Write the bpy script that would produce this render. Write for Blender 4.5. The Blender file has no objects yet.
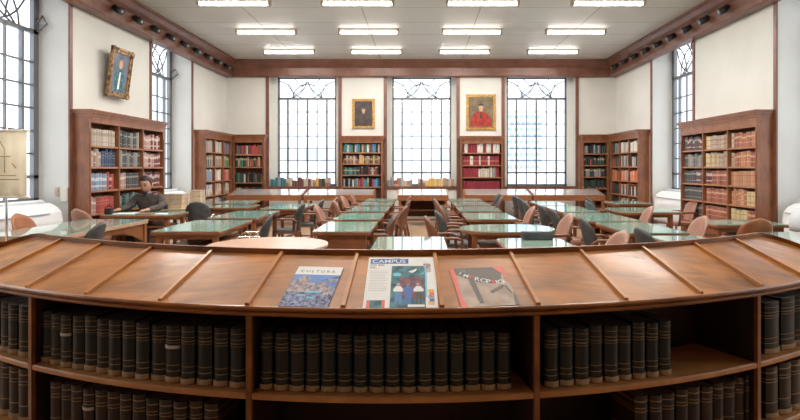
import bpy, bmesh, math, random
from mathutils import Vector, Matrix, Euler
random.seed(11)
S = bpy.context.scene
C = S.collection
PI = math.pi
F, CX, CY, EYE = 560.0, 421.0, 168.0, 1.5

# ------------------------------------------------------------------ materials
def new_mat(name):
    m = bpy.data.materials.new(name); m.use_nodes = True
    nt = m.node_tree; b = nt.nodes['Principled BSDF']
    return m, nt, b

def flat(name, col, rough=.5, metal=0, spec=.5, emit=None, es=0, coat=0):
    m, nt, b = new_mat(name)
    b.inputs['Base Color'].default_value = (*col, 1)
    b.inputs['Roughness'].default_value = rough
    b.inputs['Metallic'].default_value = metal
    b.inputs['Specular IOR Level'].default_value = spec
    b.inputs['Coat Weight'].default_value = coat
    if emit:
        b.inputs['Emission Color'].default_value = (*emit, 1)
        b.inputs['Emission Strength'].default_value = es
    return m

def wood(name, c1, c2, scale=(2, 2, 30), rough=.35, coat=.0, nscale=2.0, spec=.5):
    m, nt, b = new_mat(name)
    tc = nt.nodes.new('ShaderNodeTexCoord'); mp = nt.nodes.new('ShaderNodeMapping')
    mp.inputs['Scale'].default_value = scale
    n1 = nt.nodes.new('ShaderNodeTexNoise'); n1.inputs['Scale'].default_value = nscale
    n1.inputs['Detail'].default_value = 5; n1.inputs['Roughness'].default_value = .6
    n1.inputs['Distortion'].default_value = .6
    n2 = nt.nodes.new('ShaderNodeTexNoise'); n2.inputs['Scale'].default_value = 3.5
    n2.inputs['Detail'].default_value = 2
    r = nt.nodes.new('ShaderNodeValToRGB')
    r.color_ramp.elements[0].position = .32; r.color_ramp.elements[0].color = (*c1, 1)
    r.color_ramp.elements[1].position = .68; r.color_ramp.elements[1].color = (*c2, 1)
    mx = nt.nodes.new('ShaderNodeMath'); mx.operation = 'MULTIPLY_ADD'
    mx.inputs[1].default_value = .45
    l = nt.links
    l.new(tc.outputs['Object'], mp.inputs['Vector']); l.new(mp.outputs[0], n1.inputs['Vector'])
    l.new(tc.outputs['Object'], n2.inputs['Vector'])
    l.new(n2.outputs['Fac'], mx.inputs[0])
    sc = nt.nodes.new('ShaderNodeMath'); sc.operation = 'MULTIPLY'; sc.inputs[1].default_value = .55
    l.new(n1.outputs['Fac'], sc.inputs[0]); l.new(sc.outputs[0], mx.inputs[2])
    l.new(mx.outputs[0], r.inputs['Fac']); l.new(r.outputs['Color'], b.inputs['Base Color'])
    b.inputs['Roughness'].default_value = rough; b.inputs['Coat Weight'].default_value = coat
    b.inputs['Coat Roughness'].default_value = .12
    b.inputs['Specular IOR Level'].default_value = spec
    return m

def mottled(name, c1, c2, scale=1.5, rough=.8, spec=.3):
    m, nt, b = new_mat(name)
    tc = nt.nodes.new('ShaderNodeTexCoord')
    n = nt.nodes.new('ShaderNodeTexNoise'); n.inputs['Scale'].default_value = scale; n.inputs['Detail'].default_value = 4
    r = nt.nodes.new('ShaderNodeValToRGB')
    r.color_ramp.elements[0].position = .35; r.color_ramp.elements[0].color = (*c1, 1)
    r.color_ramp.elements[1].position = .65; r.color_ramp.elements[1].color = (*c2, 1)
    nt.links.new(tc.outputs['Object'], n.inputs['Vector']); nt.links.new(n.outputs['Fac'], r.inputs['Fac'])
    nt.links.new(r.outputs['Color'], b.inputs['Base Color'])
    b.inputs['Roughness'].default_value = rough; b.inputs['Specular IOR Level'].default_value = spec
    return m

def spine(name, col, bands=(), band_col=(.5, .33, .12), rough=.45, var=.25):
    """cloth or leather book cover: tooled bands across the spine, a little variation from book to book"""
    m, nt, b = new_mat(name)
    tc = nt.nodes.new('ShaderNodeTexCoord'); sx = nt.nodes.new('ShaderNodeSeparateXYZ')
    nt.links.new(tc.outputs['Generated'], sx.inputs[0])
    oi = nt.nodes.new('ShaderNodeObjectInfo')
    hs = nt.nodes.new('ShaderNodeHueSaturation'); hs.inputs['Color'].default_value = (*col, 1)
    mr = nt.nodes.new('ShaderNodeMapRange'); mr.inputs['To Min'].default_value = 1 - var; mr.inputs['To Max'].default_value = 1 + var
    nt.links.new(oi.outputs['Random'], mr.inputs['Value']); nt.links.new(mr.outputs[0], hs.inputs['Value'])
    cur = hs.outputs['Color']
    tot = None
    for z0, z1 in bands:
        a = nt.nodes.new('ShaderNodeMath'); a.operation = 'COMPARE'
        a.inputs[1].default_value = (z0 + z1) / 2; a.inputs[2].default_value = (z1 - z0) / 2
        nt.links.new(sx.outputs['Z'], a.inputs[0])
        if tot is None: tot = a.outputs[0]
        else:
            ad = nt.nodes.new('ShaderNodeMath'); ad.operation = 'MAXIMUM'
            nt.links.new(tot, ad.inputs[0]); nt.links.new(a.outputs[0], ad.inputs[1]); tot = ad.outputs[0]
    if tot is not None:
        nz = nt.nodes.new('ShaderNodeTexNoise'); nz.inputs['Scale'].default_value = 60
        nt.links.new(tc.outputs['Object'], nz.inputs['Vector'])
        mu = nt.nodes.new('ShaderNodeMath'); mu.operation = 'MULTIPLY'
        mr2 = nt.nodes.new('ShaderNodeMapRange'); mr2.inputs['From Min'].default_value = .4; mr2.inputs['From Max'].default_value = .6
        mr2.inputs['To Min'].default_value = .45
        nt.links.new(nz.outputs['Fac'], mr2.inputs['Value'])
        nt.links.new(tot, mu.inputs[0]); nt.links.new(mr2.outputs[0], mu.inputs[1])
        mix = nt.nodes.new('ShaderNodeMix'); mix.data_type = 'RGBA'
        nt.links.new(mu.outputs[0], mix.inputs['Factor']); nt.links.new(cur, mix.inputs['A'])
        mix.inputs['B'].default_value = (*band_col, 1); cur = mix.outputs['Result']
    nt.links.new(cur, b.inputs['Base Color'])
    b.inputs['Roughness'].default_value = rough
    return m

M = {}
M['wall'] = mottled('plaster', (.62, .61, .575), (.69, .68, .645), .8)
M['ceil'] = None
M['brown'] = wood('mahogany_trim', (.12, .047, .030), (.215, .088, .055), (2, 2, 2), .38)
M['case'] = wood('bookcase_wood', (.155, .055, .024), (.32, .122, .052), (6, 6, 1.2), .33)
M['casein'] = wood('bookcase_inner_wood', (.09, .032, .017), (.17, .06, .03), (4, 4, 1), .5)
M['shelfw'] = wood('shelf_wood', (.27, .11, .05), (.42, .19, .09), (3, 3, 3), .4)
M['desk'] = wood('varnished_oak', (.13, .042, .006), (.60, .22, .030), (1.3, 7, 7), .34, .12)
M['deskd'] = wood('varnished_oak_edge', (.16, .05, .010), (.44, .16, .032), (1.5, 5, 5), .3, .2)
M['strip'] = wood('oak_strip', (.36, .13, .028), (.60, .26, .065), (3, 3, 3), .3, .2)
M['deskshade'] = wood('shade_dark_wood', (.018, .008, .005), (.05, .02, .01), (3, 3, 3), .6)  # shade inside the counter bays, put into the wood colour
M['deskshelf'] = wood('counter_shelf_wood', (.46, .19, .05), (.74, .37, .13), (2, 9, 2), .4)
M['table'] = wood('table_wood', (.16, .056, .022), (.32, .128, .05), (2, 2, 9), .35)
M['tablel'] = wood('pale_table_wood', (.42, .25, .165), (.54, .34, .235), (2, 7, 2), .32)
M['chairw'] = wood('chair_wood', (.13, .05, .025), (.25, .105, .055), (3, 3, 3), .35)
M['glassg'] = flat('green_glass_top', (.22, .40, .34), .09, 0, .5, coat=.15)
M['glassl'] = flat('pale_green_glass_top', (.30, .42, .35), .05, 0, .7, coat=.4)
M['char'] = mottled('charcoal_leather', (.045, .047, .05), (.085, .087, .09), 6, .42)
M['tan'] = mottled('pinkish_tan_leather', (.28, .135, .09), (.38, .20, .145), 5, .4)
M['saddle'] = mottled('saddle_brown_leather', (.26, .09, .04), (.38, .15, .07), 5, .35)
M['chrome'] = flat('chrome', (.75, .75, .75), .15, 1)
M['iron'] = flat('grey_iron', (.16, .165, .175), .45, .2)
M['white'] = flat('white_enamel', (.78, .8, .82), .3)
M['whited'] = flat('white_plastic_shade', (.55, .57, .6), .4)
M['black'] = flat('black_metal', (.012, .01, .01), .35)
M['rubber'] = flat('black_plastic', (.02, .02, .022), .5)
M['tube'] = flat('fluorescent_tube', (1, 1, 1), .4, emit=(1, .95, .88), es=15)
M['fixt'] = flat('lamp_housing', (.72, .68, .6), .5)
M['fixe'] = flat('lamp_end_cap', (.35, .27, .2), .5)
M['paper'] = mottled('page_block', (.62, .56, .44), (.75, .69, .57), 9, .8)
M['sheet'] = flat('white_paper', (.82, .82, .8), .6)
M['blue'] = flat('print_blue', (.035, .13, .42), .5)
M['ink'] = flat('print_black', (.03, .03, .03), .5)
M['grey'] = flat('print_grey', (.35, .35, .36), .5)
M['red'] = flat('print_red', (.75, .13, .09), .5)
M['teal'] = mottled('print_teal', (.015, .06, .09), (.07, .27, .29), 28, .5)
M['maroonp'] = mottled('print_maroon', (.05, .04, .07), (.30, .09, .12), 30, .5)
M['skyp'] = flat('print_sky', (.07, .2, .55), .5)
M['jeansp'] = flat('print_denim', (.05, .2, .5), .5)
M['beigep'] = mottled('print_beige', (.36, .27, .21), (.58, .46, .38), 14, .5)
M['brownp'] = flat('print_brown', (.10, .08, .065), .5)
M['stonep'] = mottled('print_stone', (.16, .10, .10), (.62, .5, .5), 60, .5)
M['nightp'] = mottled('print_night', (.015, .02, .05), (.34, .38, .62), 55, .5)
M['yell'] = flat('print_yellow', (.8, .45, .05), .5)
M['cyan'] = flat('print_cyan', (.15, .55, .75), .5)
M['gold'] = mottled('gilt_frame', (.30, .15, .04), (.62, .38, .12), 22, .35)
M['gold'].node_tree.nodes['Principled BSDF'].inputs['Metallic'].default_value = .35
M['goldd'] = mottled('dark_gilt_frame', (.07, .03, .015), (.5, .3, .13), 14, .4)
M['canvd'] = mottled('dark_canvas', (.05, .04, .042), (.09, .075, .075), 6, .5)
M['canvo'] = mottled('olive_canvas', (.13, .10, .06), (.22, .17, .10), 5, .5)
M['canvg'] = mottled('grey_blue_canvas', (.10, .11, .15), (.19, .2, .25), 5, .5)
M['robe'] = mottled('red_robe', (.25, .02, .015), (.42, .05, .03), 8, .5)
M['robed'] = mottled('dark_robe', (.05, .035, .035), (.10, .07, .06), 8, .5)
M['skinp'] = flat('painted_skin', (.55, .33, .2), .5)
M['skin'] = flat('skin', (.50, .27, .18), .5)
M['hair'] = flat('black_hair', (.018, .014, .013), .6)
M['sweater'] = mottled('brown_grey_sweater', (.07, .058, .052), (.11, .093, .083), 12, .9)
M['shirt'] = flat('blue_collar', (.12, .15, .24), .8)
M['trouser'] = flat('dark_trousers', (.02, .022, .03), .8)
M['banner'] = mottled('cream_scroll', (.76, .69, .54), (.86, .81, .68), 4, .8)
M['bannerm'] = flat('scroll_drawing', (.42, .33, .17), .8)
M['cream'] = flat('cream_plastic', (.7, .66, .58), .5)
M['board'] = mottled('cardboard', (.45, .35, .22), (.6, .48, .33), 5, .8)
M['facade'] = flat('pale_facade', (.75, .77, .8), .9)
M['facadeb'] = flat('blue_facade_panel', (.26, .38, .60), .6)
M['facadeg'] = flat('grey_facade_panel', (.42, .46, .5), .8)
M['ground'] = flat('street', (.5, .5, .5), .9)

nt_ = M['banner'].node_tree; tl = nt_.nodes.new('ShaderNodeBsdfTranslucent'); tl.inputs[0].default_value = (.95, .9, .8, 1)
mx_ = nt_.nodes.new('ShaderNodeMixShader'); mx_.inputs[0].default_value = .6
nt_.links.new(nt_.nodes['Principled BSDF'].outputs[0], mx_.inputs[1]); nt_.links.new(tl.outputs[0], mx_.inputs[2]); nt_.links.new(mx_.outputs[0], nt_.nodes['Material Output'].inputs[0])
def ceil_mat():
    m, nt, b = new_mat('ceiling_panels')
    tc = nt.nodes.new('ShaderNodeTexCoord'); br = nt.nodes.new('ShaderNodeTexBrick')
    mp = nt.nodes.new('ShaderNodeMapping'); mp.inputs['Location'].default_value = (1.115, .02, 0)
    br.inputs['Scale'].default_value = 1; br.inputs['Brick Width'].default_value = 2.23; br.inputs['Row Height'].default_value = 1.05
    br.inputs['Mortar Size'].default_value = .014; br.inputs['Mortar Smooth'].default_value = .3
    br.inputs['Color1'].default_value = (.60, .58, .55, 1); br.inputs['Color2'].default_value = (.56, .54, .51, 1)
    br.inputs['Mortar'].default_value = (.33, .28, .22, 1); br.offset = 0
    nt.links.new(tc.outputs['Object'], mp.inputs['Vector']); nt.links.new(mp.outputs[0], br.inputs['Vector'])
    nt.links.new(br.outputs['Color'], b.inputs['Base Color']); b.inputs['Roughness'].default_value = .55
    return m
def floor_mat():
    m, nt, b = new_mat('parquet')
    tc = nt.nodes.new('ShaderNodeTexCoord'); br = nt.nodes.new('ShaderNodeTexBrick')
    br.inputs['Scale'].default_value = 1; br.inputs['Brick Width'].default_value = .45; br.inputs['Row Height'].default_value = .09
    br.inputs['Mortar Size'].default_value = .003
    br.inputs['Color1'].default_value = (.52, .35, .22, 1); br.inputs['Color2'].default_value = (.42, .27, .165, 1)
    br.inputs['Mortar'].default_value = (.25, .15, .09, 1)
    nt.links.new(tc.outputs['Object'], br.inputs['Vector']); nt.links.new(br.outputs['Color'], b.inputs['Base Color'])
    b.inputs['Roughness'].default_value = .28
    return m
M['ceil'] = ceil_mat(); M['floor'] = floor_mat()
def pane_mat(tint=(1, 1, 1)):
    m = bpy.data.materials.new('window_glass'); m.use_nodes = True; nt = m.node_tree
    nt.nodes.clear()
    o = nt.nodes.new('ShaderNodeOutputMaterial'); t = nt.nodes.new('ShaderNodeBsdfTransparent')
    g = nt.nodes.new('ShaderNodeBsdfGlossy'); g.inputs['Roughness'].default_value = .03
    mx = nt.nodes.new('ShaderNodeMixShader'); mx.inputs[0].default_value = .06
    t.inputs[0].default_value = (*tint, 1)
    nt.links.new(t.outputs[0], mx.inputs[1]); nt.links.new(g.outputs[0], mx.inputs[2]); nt.links.new(mx.outputs[0], o.inputs[0])
    return m
M['pane'] = pane_mat((.97, .985, 1))

# ------------------------------------------------------------------ mesh building
class MB:
    def __init__(s): s.v = []; s.f = []; s.m = []; s.sm = []
    def add(s, vs, fs, mi=0, mat=None, smooth=False):
        o = len(s.v)
        s.v += [tuple(mat @ Vector(p)) if mat is not None else tuple(p) for p in vs]
        for f in fs: s.f.append([i + o for i in f]); s.m.append(mi); s.sm.append(smooth)
        return s
    def box(s, x0, x1, y0, y1, z0, z1, mi=0, mat=None):
        vs = [(x0, y0, z0), (x1, y0, z0), (x1, y1, z0), (x0, y1, z0), (x0, y0, z1), (x1, y0, z1), (x1, y1, z1), (x0, y1, z1)]
        return s.add(vs, [(3, 2, 1, 0), (4, 5, 6, 7), (0, 1, 5, 4), (1, 2, 6, 5), (2, 3, 7, 6), (3, 0, 4, 7)], mi, mat)
    def tube(s, pts, r, seg=8, mi=0, mat=None, r2=None):
        pts = [Vector(p) for p in pts]; n = len(pts); vs = []
        prev = None
        for i, p in enumerate(pts):
            d = (pts[min(i + 1, n - 1)] - pts[max(i - 1, 0)]).normalized()
            a = Vector((0, 0, 1)) if abs(d.z) < .9 else Vector((1, 0, 0))
            if prev is not None: a = prev
            u = (a - d * a.dot(d)).normalized(); w = d.cross(u); prev = u
            rr = r if r2 is None else r + (r2 - r) * i / (n - 1)
            for k in range(seg):
                t = 2 * PI * k / seg
                vs.append(p + u * math.cos(t) * rr + w * math.sin(t) * rr)
        fs = [(i * seg + k, i * seg + (k + 1) % seg, (i + 1) * seg + (k + 1) % seg, (i + 1) * seg + k) for i in range(n - 1) for k in range(seg)]
        s.add(vs, fs, mi, mat, True)
        o = len(s.v) - len(vs)
        s.f.append([o + k for k in range(seg)][::-1]); s.m.append(mi); s.sm.append(False)
        s.f.append([o + (n - 1) * seg + k for k in range(seg)]); s.m.append(mi); s.sm.append(False)
        return s
    def prism(s, poly, z0, z1, mi=0, mat=None, smooth=False):
        n = len(poly)
        vs = [(x, y, z0) for x, y in poly] + [(x, y, z1) for x, y in poly]
        s.add(vs, [tuple(range(n))[::-1], tuple(range(n, 2 * n))], mi, mat)
        o = len(s.v) - 2 * n
        for i in range(n):
            s.f.append([o + i, o + (i + 1) % n, o + n + (i + 1) % n, o + n + i]); s.m.append(mi); s.sm.append(smooth)
        return s
    def sweep(s, prof, ts, place, mi=0, closed=True, smooth=False):
        """prof(t) -> list of 2d points; place(t, a, b) -> 3d"""
        rows = [[place(t, a, b) for a, b in prof(t)] for t in ts]
        k = len(rows[0]); vs = [p for r in rows for p in r]; fs = []
        for i in range(len(rows) - 1):
            for j in range(k if closed else k - 1):
                fs.append((i * k + j, i * k + (j + 1) % k, (i + 1) * k + (j + 1) % k, (i + 1) * k + j))
        s.add(vs, fs, mi, None, smooth)
        if closed:
            o = len(s.v) - len(vs)
            s.f.append([o + j for j in range(k)][::-1]); s.m.append(mi); s.sm.append(False)
            s.f.append([o + (len(rows) - 1) * k + j for j in range(k)]); s.m.append(mi); s.sm.append(False)
        return s
    def mesh(s, name, mats):
        me = bpy.data.meshes.new(name); me.from_pydata(s.v, [], s.f)
        for m in (mats if isinstance(mats, (list, tuple)) else [mats]): me.materials.append(m)
        me.polygons.foreach_set('material_index', s.m); me.polygons.foreach_set('use_smooth', s.sm)
        bm = bmesh.new(); bm.from_mesh(me); bmesh.ops.recalc_face_normals(bm, faces=bm.faces); bm.to_mesh(me); bm.free()
        me.update(); return me
    def build(s, name, mats, parent=None, bevel=0, loc=None):
        o = bpy.data.objects.new(name, s.mesh(name, mats)); C.objects.link(o)
        if parent: o.parent = parent
        if loc: o.location = loc
        if bevel:
            b = o.modifiers.new('Bevel', 'BEVEL'); b.width = bevel; b.segments = 2; b.limit_method = 'ANGLE'; b.angle_limit = math.radians(50)
        return o

def empty(name, loc=(0, 0, 0), rz=0, parent=None):
    o = bpy.data.objects.new(name, None); C.objects.link(o); o.location = loc; o.rotation_euler = (0, 0, rz); o.empty_display_size = .1
    if parent: o.parent = parent
    return o
def tag(o, label=None, cat=None, group=None, kind=None):
    if label: o['label'] = label
    if cat: o['category'] = cat
    if group: o['group'] = group
    if kind: o['kind'] = kind
    return o
def struct(o, label=None):
    o['kind'] = 'structure'
    if label: o['label'] = label
    return o
def kids(o): return [c for c in list(C.objects) if c.parent == o]
TREE = {}
def copy_tree(o, parent=None):
    c = o.copy(); C.objects.link(c); c.parent = parent
    for ch in TREE.setdefault(o.name, [k_ for k_ in kids(o) if k_.type != 'LIGHT']): copy_tree(ch, c)
    return c
ORD = ['first', 'second', 'third', 'fourth', 'fifth', 'sixth', 'seventh', 'eighth', 'ninth', 'tenth', 'eleventh', 'twelfth', 'thirteenth', 'fourteenth', 'fifteenth', 'sixteenth', 'seventeenth', 'eighteenth', 'nineteenth', 'twentieth',
       'twenty-first', 'twenty-second', 'twenty-third', 'twenty-fourth', 'twenty-fifth', 'twenty-sixth', 'twenty-seventh', 'twenty-eighth', 'twenty-ninth', 'thirtieth']

# ------------------------------------------------------------------ room
W, YB, Y0, H = 5.46, 15.7, -3.4, 4.5
struct(MB().box(-6.6, 6.6, Y0 - .6, YB + .7, -.1, 0).build('floor', M['floor']), 'beige parquet floor')
struct(MB().box(-6.6, 6.6, Y0 - .6, YB + .7, H, H + .12).build('ceiling', M['ceil']), 'pale panelled ceiling')
SIDE_WIN = [(2.05, 4.05), (6.68, 8.68), (11.32, 13.32)]
def side_windows(sgn): return SIDE_WIN if sgn < 0 else [(a - .1, c - .1) for a, c in SIDE_WIN]
SILL, TOP = .98, 4.12
for sgn, nm in ((-1, 'wall_left'), (1, 'wall_right')):
    b = MB(); x0, x1 = sorted((sgn * W, sgn * (W + .6)))
    ys = [Y0] + [v for p in side_windows(sgn) for v in p] + [YB + .6]
    for i in range(0, len(ys), 2): b.box(x0, x1, ys[i], ys[i + 1], 0, H)
    for a, c in side_windows(sgn):
        xa, xb = sorted((sgn * (W + .42), sgn * (W + .6))); b.box(xa, xb, a, c, 0, SILL)
    struct(b.build(nm, M['wall']), 'pale plaster side wall')
BACK = [(-4.30, -2.27), (-1.0, 1.04), (2.30, 4.37)]
b = MB(); xs = [-W] + [v for p in BACK for v in p] + [W]
for i in range(0, len(xs), 2): b.box(xs[i], xs[i + 1], YB, YB + .6, 0, H)
for a, c in BACK:
    b.box(a, c, YB, YB + .6, TOP, H); b.box(a, c, YB, YB + .6, 0, SILL)
    for q, e in ((a, 1), (c, -1)):   # white returns beside the glass
        b.box(*sorted((q, q + e * .17)), YB + .38, YB + .6, SILL, TOP)
struct(b.build('wall_back', M['wall']), 'pale plaster window wall')
struct(MB().box(-W, W, Y0 - .2, Y0, 0, H).build('wall_front', M['brown']), 'unseen dark brown wall behind the viewer')  # unseen wall, coloured dark so the counter front gets less light

def arc(cx, cz, r, a0, a1, n=10): return [(cx + r * math.cos(a0 + (a1 - a0) * i / n), 0, cz + r * math.sin(a0 + (a1 - a0) * i / n)) for i in range(n + 1)]
def window(k, loc, rz, w, label, TOP=TOP, zt=2.49, fr=.05):
    r = empty('window_%d' % k, loc, rz); struct(r, label)
    h = TOP - SILL; hw = w / 2; f = MB(); t = .035
    f.box(-hw, -hw + fr, -t, t, 0, h); f.box(hw - fr, hw, -t, t, 0, h)
    f.box(-hw, hw, -t, t, 0, .06); f.box(-hw, hw, -t, t, h - .05, h)
    f.box(-hw, hw, -t, t, .36, .41); f.box(-hw, hw, -t, t, zt, zt + .06)
    for i in (1, 3, 5):
        x = -hw + w * i / 6; f.box(x - .024, x + .024, -.03, .03, 0, zt)
    for i in (2, 4):
        x = -hw + w * i / 6; f.box(x - .013, x + .013, -.02, .02, 0, zt)
    for z in (.74, 1.09, 1.44, 1.79, 2.14): f.box(-hw, hw, -.018, .018, z - .013, z + .013)
    f.build('window_frame', M['iron'], r)
    MB().box(-hw, hw, -.004, .004, 0, h).build('window_pane', M['pane'], r)
    g = MB(); c0 = zt + .03; hh = h - zt - .06
    for p in (arc(0, c0 + hh * .95, hh * .95, PI * 1.08, PI * 1.92), arc(0, c0, hh * .72, 0, PI), arc(-hw * .72, c0 + hh, hh, -PI * .5, -.15), arc(hw * .72, c0 + hh, hh, PI * 1.5, PI + .15),
              arc(-hw, c0 + hh * .1, hh * .75, 0, PI * .48), arc(hw, c0 + hh * .1, hh * .75, PI, PI * .52),
              [(-.16, 0, c0 + hh * .6), (0, 0, c0 + hh * .8), (.16, 0, c0 + hh * .6), (0, 0, c0 + hh * .4), (-.16, 0, c0 + hh * .6)],
              [(-.55 * hw, 0, c0 + .02), (-.1, 0, c0 + hh * .5), (-.45 * hw, 0, c0 + hh)], [(.55 * hw, 0, c0 + .02), (.1, 0, c0 + hh * .5), (.45 * hw, 0, c0 + hh)]):
        g.tube([q for q in p if abs(q[0]) <= hw], .016, 5)
    g.build('window_tracery', M['iron'], r)
    st = MB()
    st.tube([(hw * .95, -.05, 2.62), (hw * .95, -.20, 2.74), (hw * .95, -.13, 2.86), (hw * .95, -.03, 2.76), (hw * .95, -.05, 2.62)], .018, 5)
    if k > 3: st.build('window_stay', M['iron'], r)
    # sill board
    MB().box(-w / 2 - (.17 if k < 4 else 0), w / 2 + (.17 if k < 4 else 0), -.5 if k < 4 else -.12, -.03, -.03, .0).build('window_sill', M['white'], r)
    # daylight portal set in the opening
    L = bpy.data.lights.new('window_portal', 'AREA'); L.shape = 'RECTANGLE'; L.size = w; L.size_y = h; L.cycles.is_portal = True
    o = bpy.data.objects.new('window_portal', L); C.objects.link(o); o.parent = r
    o.location = (0, .08, h / 2); o.rotation_euler = (math.radians(-90), 0, 0)
for k, (a, c) in enumerate(BACK):
    window(k + 1, ((a + c) / 2, YB + .5, SILL), 0, c - a - .34, ['tall window left of the back wall', 'tall window at the centre of the back wall', 'tall window right of the back wall'][k])
k = 4
for sgn in (-1, 1):
    for a, c in side_windows(sgn):
        window(k, (sgn * (W + .5), (a + c) / 2, SILL), PI / 2 if sgn < 0 else -PI / 2, c - a, 'tall iron window in a side wall', 4.49, 2.58, .11); k += 1

# wooden strips, cornices
k = 1
def trim(b, m=None, label=None):
    global k
    o = b.build('trim_%d' % k, m or M['brown']); struct(o, label); k += 1; return o
for sgn in (-1, 1):
    for a, c in side_windows(sgn):
        for y in (a - .05, c):
            if y > Y0: trim(MB().box(*sorted((sgn * (W - .025), sgn * W)), y - .012, y + .062, 0, 4.04), label='brown wooden strip beside a window recess')
    P = [(W, 4.04), (5.27, 4.04), (5.25, 4.07), (5.25, 4.30), (5.22, 4.32), (5.17, 4.36), (5.12, 4.44), (5.09, 4.46), (5.09, H), (W, H)]
    trim(MB().sweep(lambda t: P, (Y0, YB), lambda t, a, z: (sgn * a, t, z)), label='brown wooden cornice beam')
for a, c in BACK:
    for x in (a, c):
        trim(MB().box(x - .045, x + .045, YB - .03, YB, 0, 4.06), label='brown wooden strip beside a back window')
P2 = [(0, 4.04), (.12, 4.04), (.14, 4.07), (.14, 4.28), (.17, 4.31), (.22, 4.36), (.26, 4.44), (.28, H), (0, H)]
trim(MB().sweep(lambda t: P2, (-5.25, 5.25), lambda t, a, z: (t, YB - a, z)), label='brown wooden cornice beam over the windows')
for a, c in BACK: trim(MB().box(a, c, YB - .035, YB + .02, .90, .985), label='brown sill rail')
for a, c in ((-2.27, -1.0), (1.04, 2.30)): pass

# ------------------------------------------------------------------ street outside
bd = empty('office_building', (0, 42, 0)); tag(bd, 'pale office block with blue panels across the street outside the windows', 'building')
MB().box(-30, 30, 0, 8, -6, 9.5).build('wall', M['facade'], bd)
for x in (-10.3, -8.9, -7.5, -4.4, -3.0, 1.2, 2.4):
    MB().box(x, x + 1.15, -.06, 0, 2.1, 2.9).build('window_panel', M['facadeg'], bd)
for i in range(6):
    for j in range(9):
        z = 1.45 + j * .47
        MB().box(6.55 + i * .42 + .12 * (j % 2), 6.55 + i * .42 + .30 + .12 * (j % 2), -.06, 0, z, z + .26).build('window_panel', M['facadeb'], bd)
struct(MB().box(-40, 40, YB + .7, 60, -6.2, -6).build('ground', M['ground']), 'street outside')

# ------------------------------------------------------------------ ceiling lamps
def lamp_proto():
    r = empty('fluorescent_lamp')
    MB().box(-.64, .64, -.06, .06, -.04, 0).build('housing', M['fixt'], r)
    for s in (-1, 1): MB().box(*sorted((s * .61, s * .655)), -.06, .06, -.10, 0).build('end_cap', M['fixe'], r)
    MB().tube([(-.61, 0, -.075), (.61, 0, -.075)], .023, 10).build('tube', M['tube'], r)
    return r
lp = lamp_proto(); first = True
rowname = ['farthest', 'second farthest', 'third farthest', 'fourth', 'fifth', 'sixth', 'seventh', 'eighth']
for j in range(6):
    y = 14.2 - 2.1 * j
    for i, x in enumerate((-3.34, -1.13, 1.10, 3.34)):
        o = lp if first else copy_tree(lp); first = False
        o.location = (x, y, H)
        tag(o, 'fluorescent ceiling lamp, %s from the left, in the %s row from the window wall' % (ORD[i], ORD[j]), 'ceiling lamp', 'fluorescent lamps on the ceiling')
        L = bpy.data.lights.new('tube_light', 'AREA'); L.shape = 'RECTANGLE'; L.size = 1.2; L.size_y = .045; L.energy = 19; L.color = (1, .95, .88)
        q = bpy.data.objects.new('tube_light', L); C.objects.link(q); q.parent = o; q.location = (0, 0, -.1)

# spotlights on the cornice
sp = empty('spotlight')
MB().tube([(0, 0, 0), (.05, 0, 0)], .018, 8).build('bracket', M['black'], sp)
MB().tube([(.02, 0, .04), (.06, 0, -.01), (.17, -.02, -.06)], .045, 10, r2=.068).build('lamp_head', M['black'], sp)
MB().tube([(.171, -.02, -.06), (.176, -.021, -.062)], .026, 10).build('lens', M['grey'], sp)
first = True
for sgn, nm in ((-1, 'left'), (1, 'right')):
    for i in range(9):
        o = sp if first else copy_tree(sp); first = False
        o.location = (sgn * 5.25, 14.9 - .67 * i, 4.22); o.rotation_euler = (0, 0, 0 if sgn < 0 else PI)
        tag(o, 'small black spotlight on the %s cornice beam, %s from the window wall' % (nm, ORD[i]), 'spotlight', 'black spotlights along the cornice beams')

# ------------------------------------------------------------------ books
BM = {}
def bk(name, col, bands=((.72, .75), (.55, .57), (.15, .17)), bc=(.5, .36, .16), **kw):
    g_ = sum(col) / 3; col = tuple((c * .8 + g_ * .2) * .82 for c in col)
    BM[name] = spine('book_' + name.replace(' ', '_'), col, bands, bc, **kw)
bk('cream', (.55, .47, .37), ((.6, .8), (.2, .25)), (.33, .2, .14)); bk('pink', (.52, .30, .27), ((.6, .75), (.2, .24)), (.7, .6, .5)); bk('navy', (.03, .07, .17))
bk('blue grey', (.20, .29, .42), ((.55, .75), (.2, .3)), (.6, .62, .65)); bk('red', (.50, .04, .035)); bk('dark grey', (.085, .085, .09), ((.7, .8), (.2, .24)), (.4, .38, .34))
bk('grey', (.28, .27, .26)); bk('dark green', (.025, .06, .05)); bk('teal', (.03, .2, .22)); bk('maroon', (.20, .035, .045), ((.6, .82), (.2, .3)), (.6, .5, .45))
bk('bright blue', (.03, .25, .5)); bk('beige', (.52, .38, .28), ((.62, .74), (.3, .36)), (.28, .1, .06)); bk('red brown', (.40, .105, .055), ((.62, .76), (.3, .34)), (.62, .4, .26))
bk('orange brown', (.55, .20, .08), ((.66, .74), (.28, .32)), (.65, .42, .25)); bk('orange', (.58, .26, .11), ((.66, .74), (.28, .32)), (.4, .1, .05)); bk('pale yellow', (.68, .52, .24), ((.66, .72), (.2, .3)), (.35, .16, .08))
bk('black', (.018, .018, .02), ((.62, .74), (.25, .3)), (.42, .12, .06)); bk('white', (.66, .63, .58)); bk('brown', (.17, .08, .045)); bk('crimson', (.30, .012, .03), ((.7, .72),), (.5, .2, .15)); bk('yellow', (.75, .42, .04)); bk('green', (.04, .22, .1))
bk('orange banded black', (.03, .028, .028), ((.36, .58),), (.75, .20, .07), var=.1)
bk('orange banded white', (.55, .5, .44), ((.3, .5),), (.75, .22, .08), var=.15)
BMESH = {}
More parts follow.
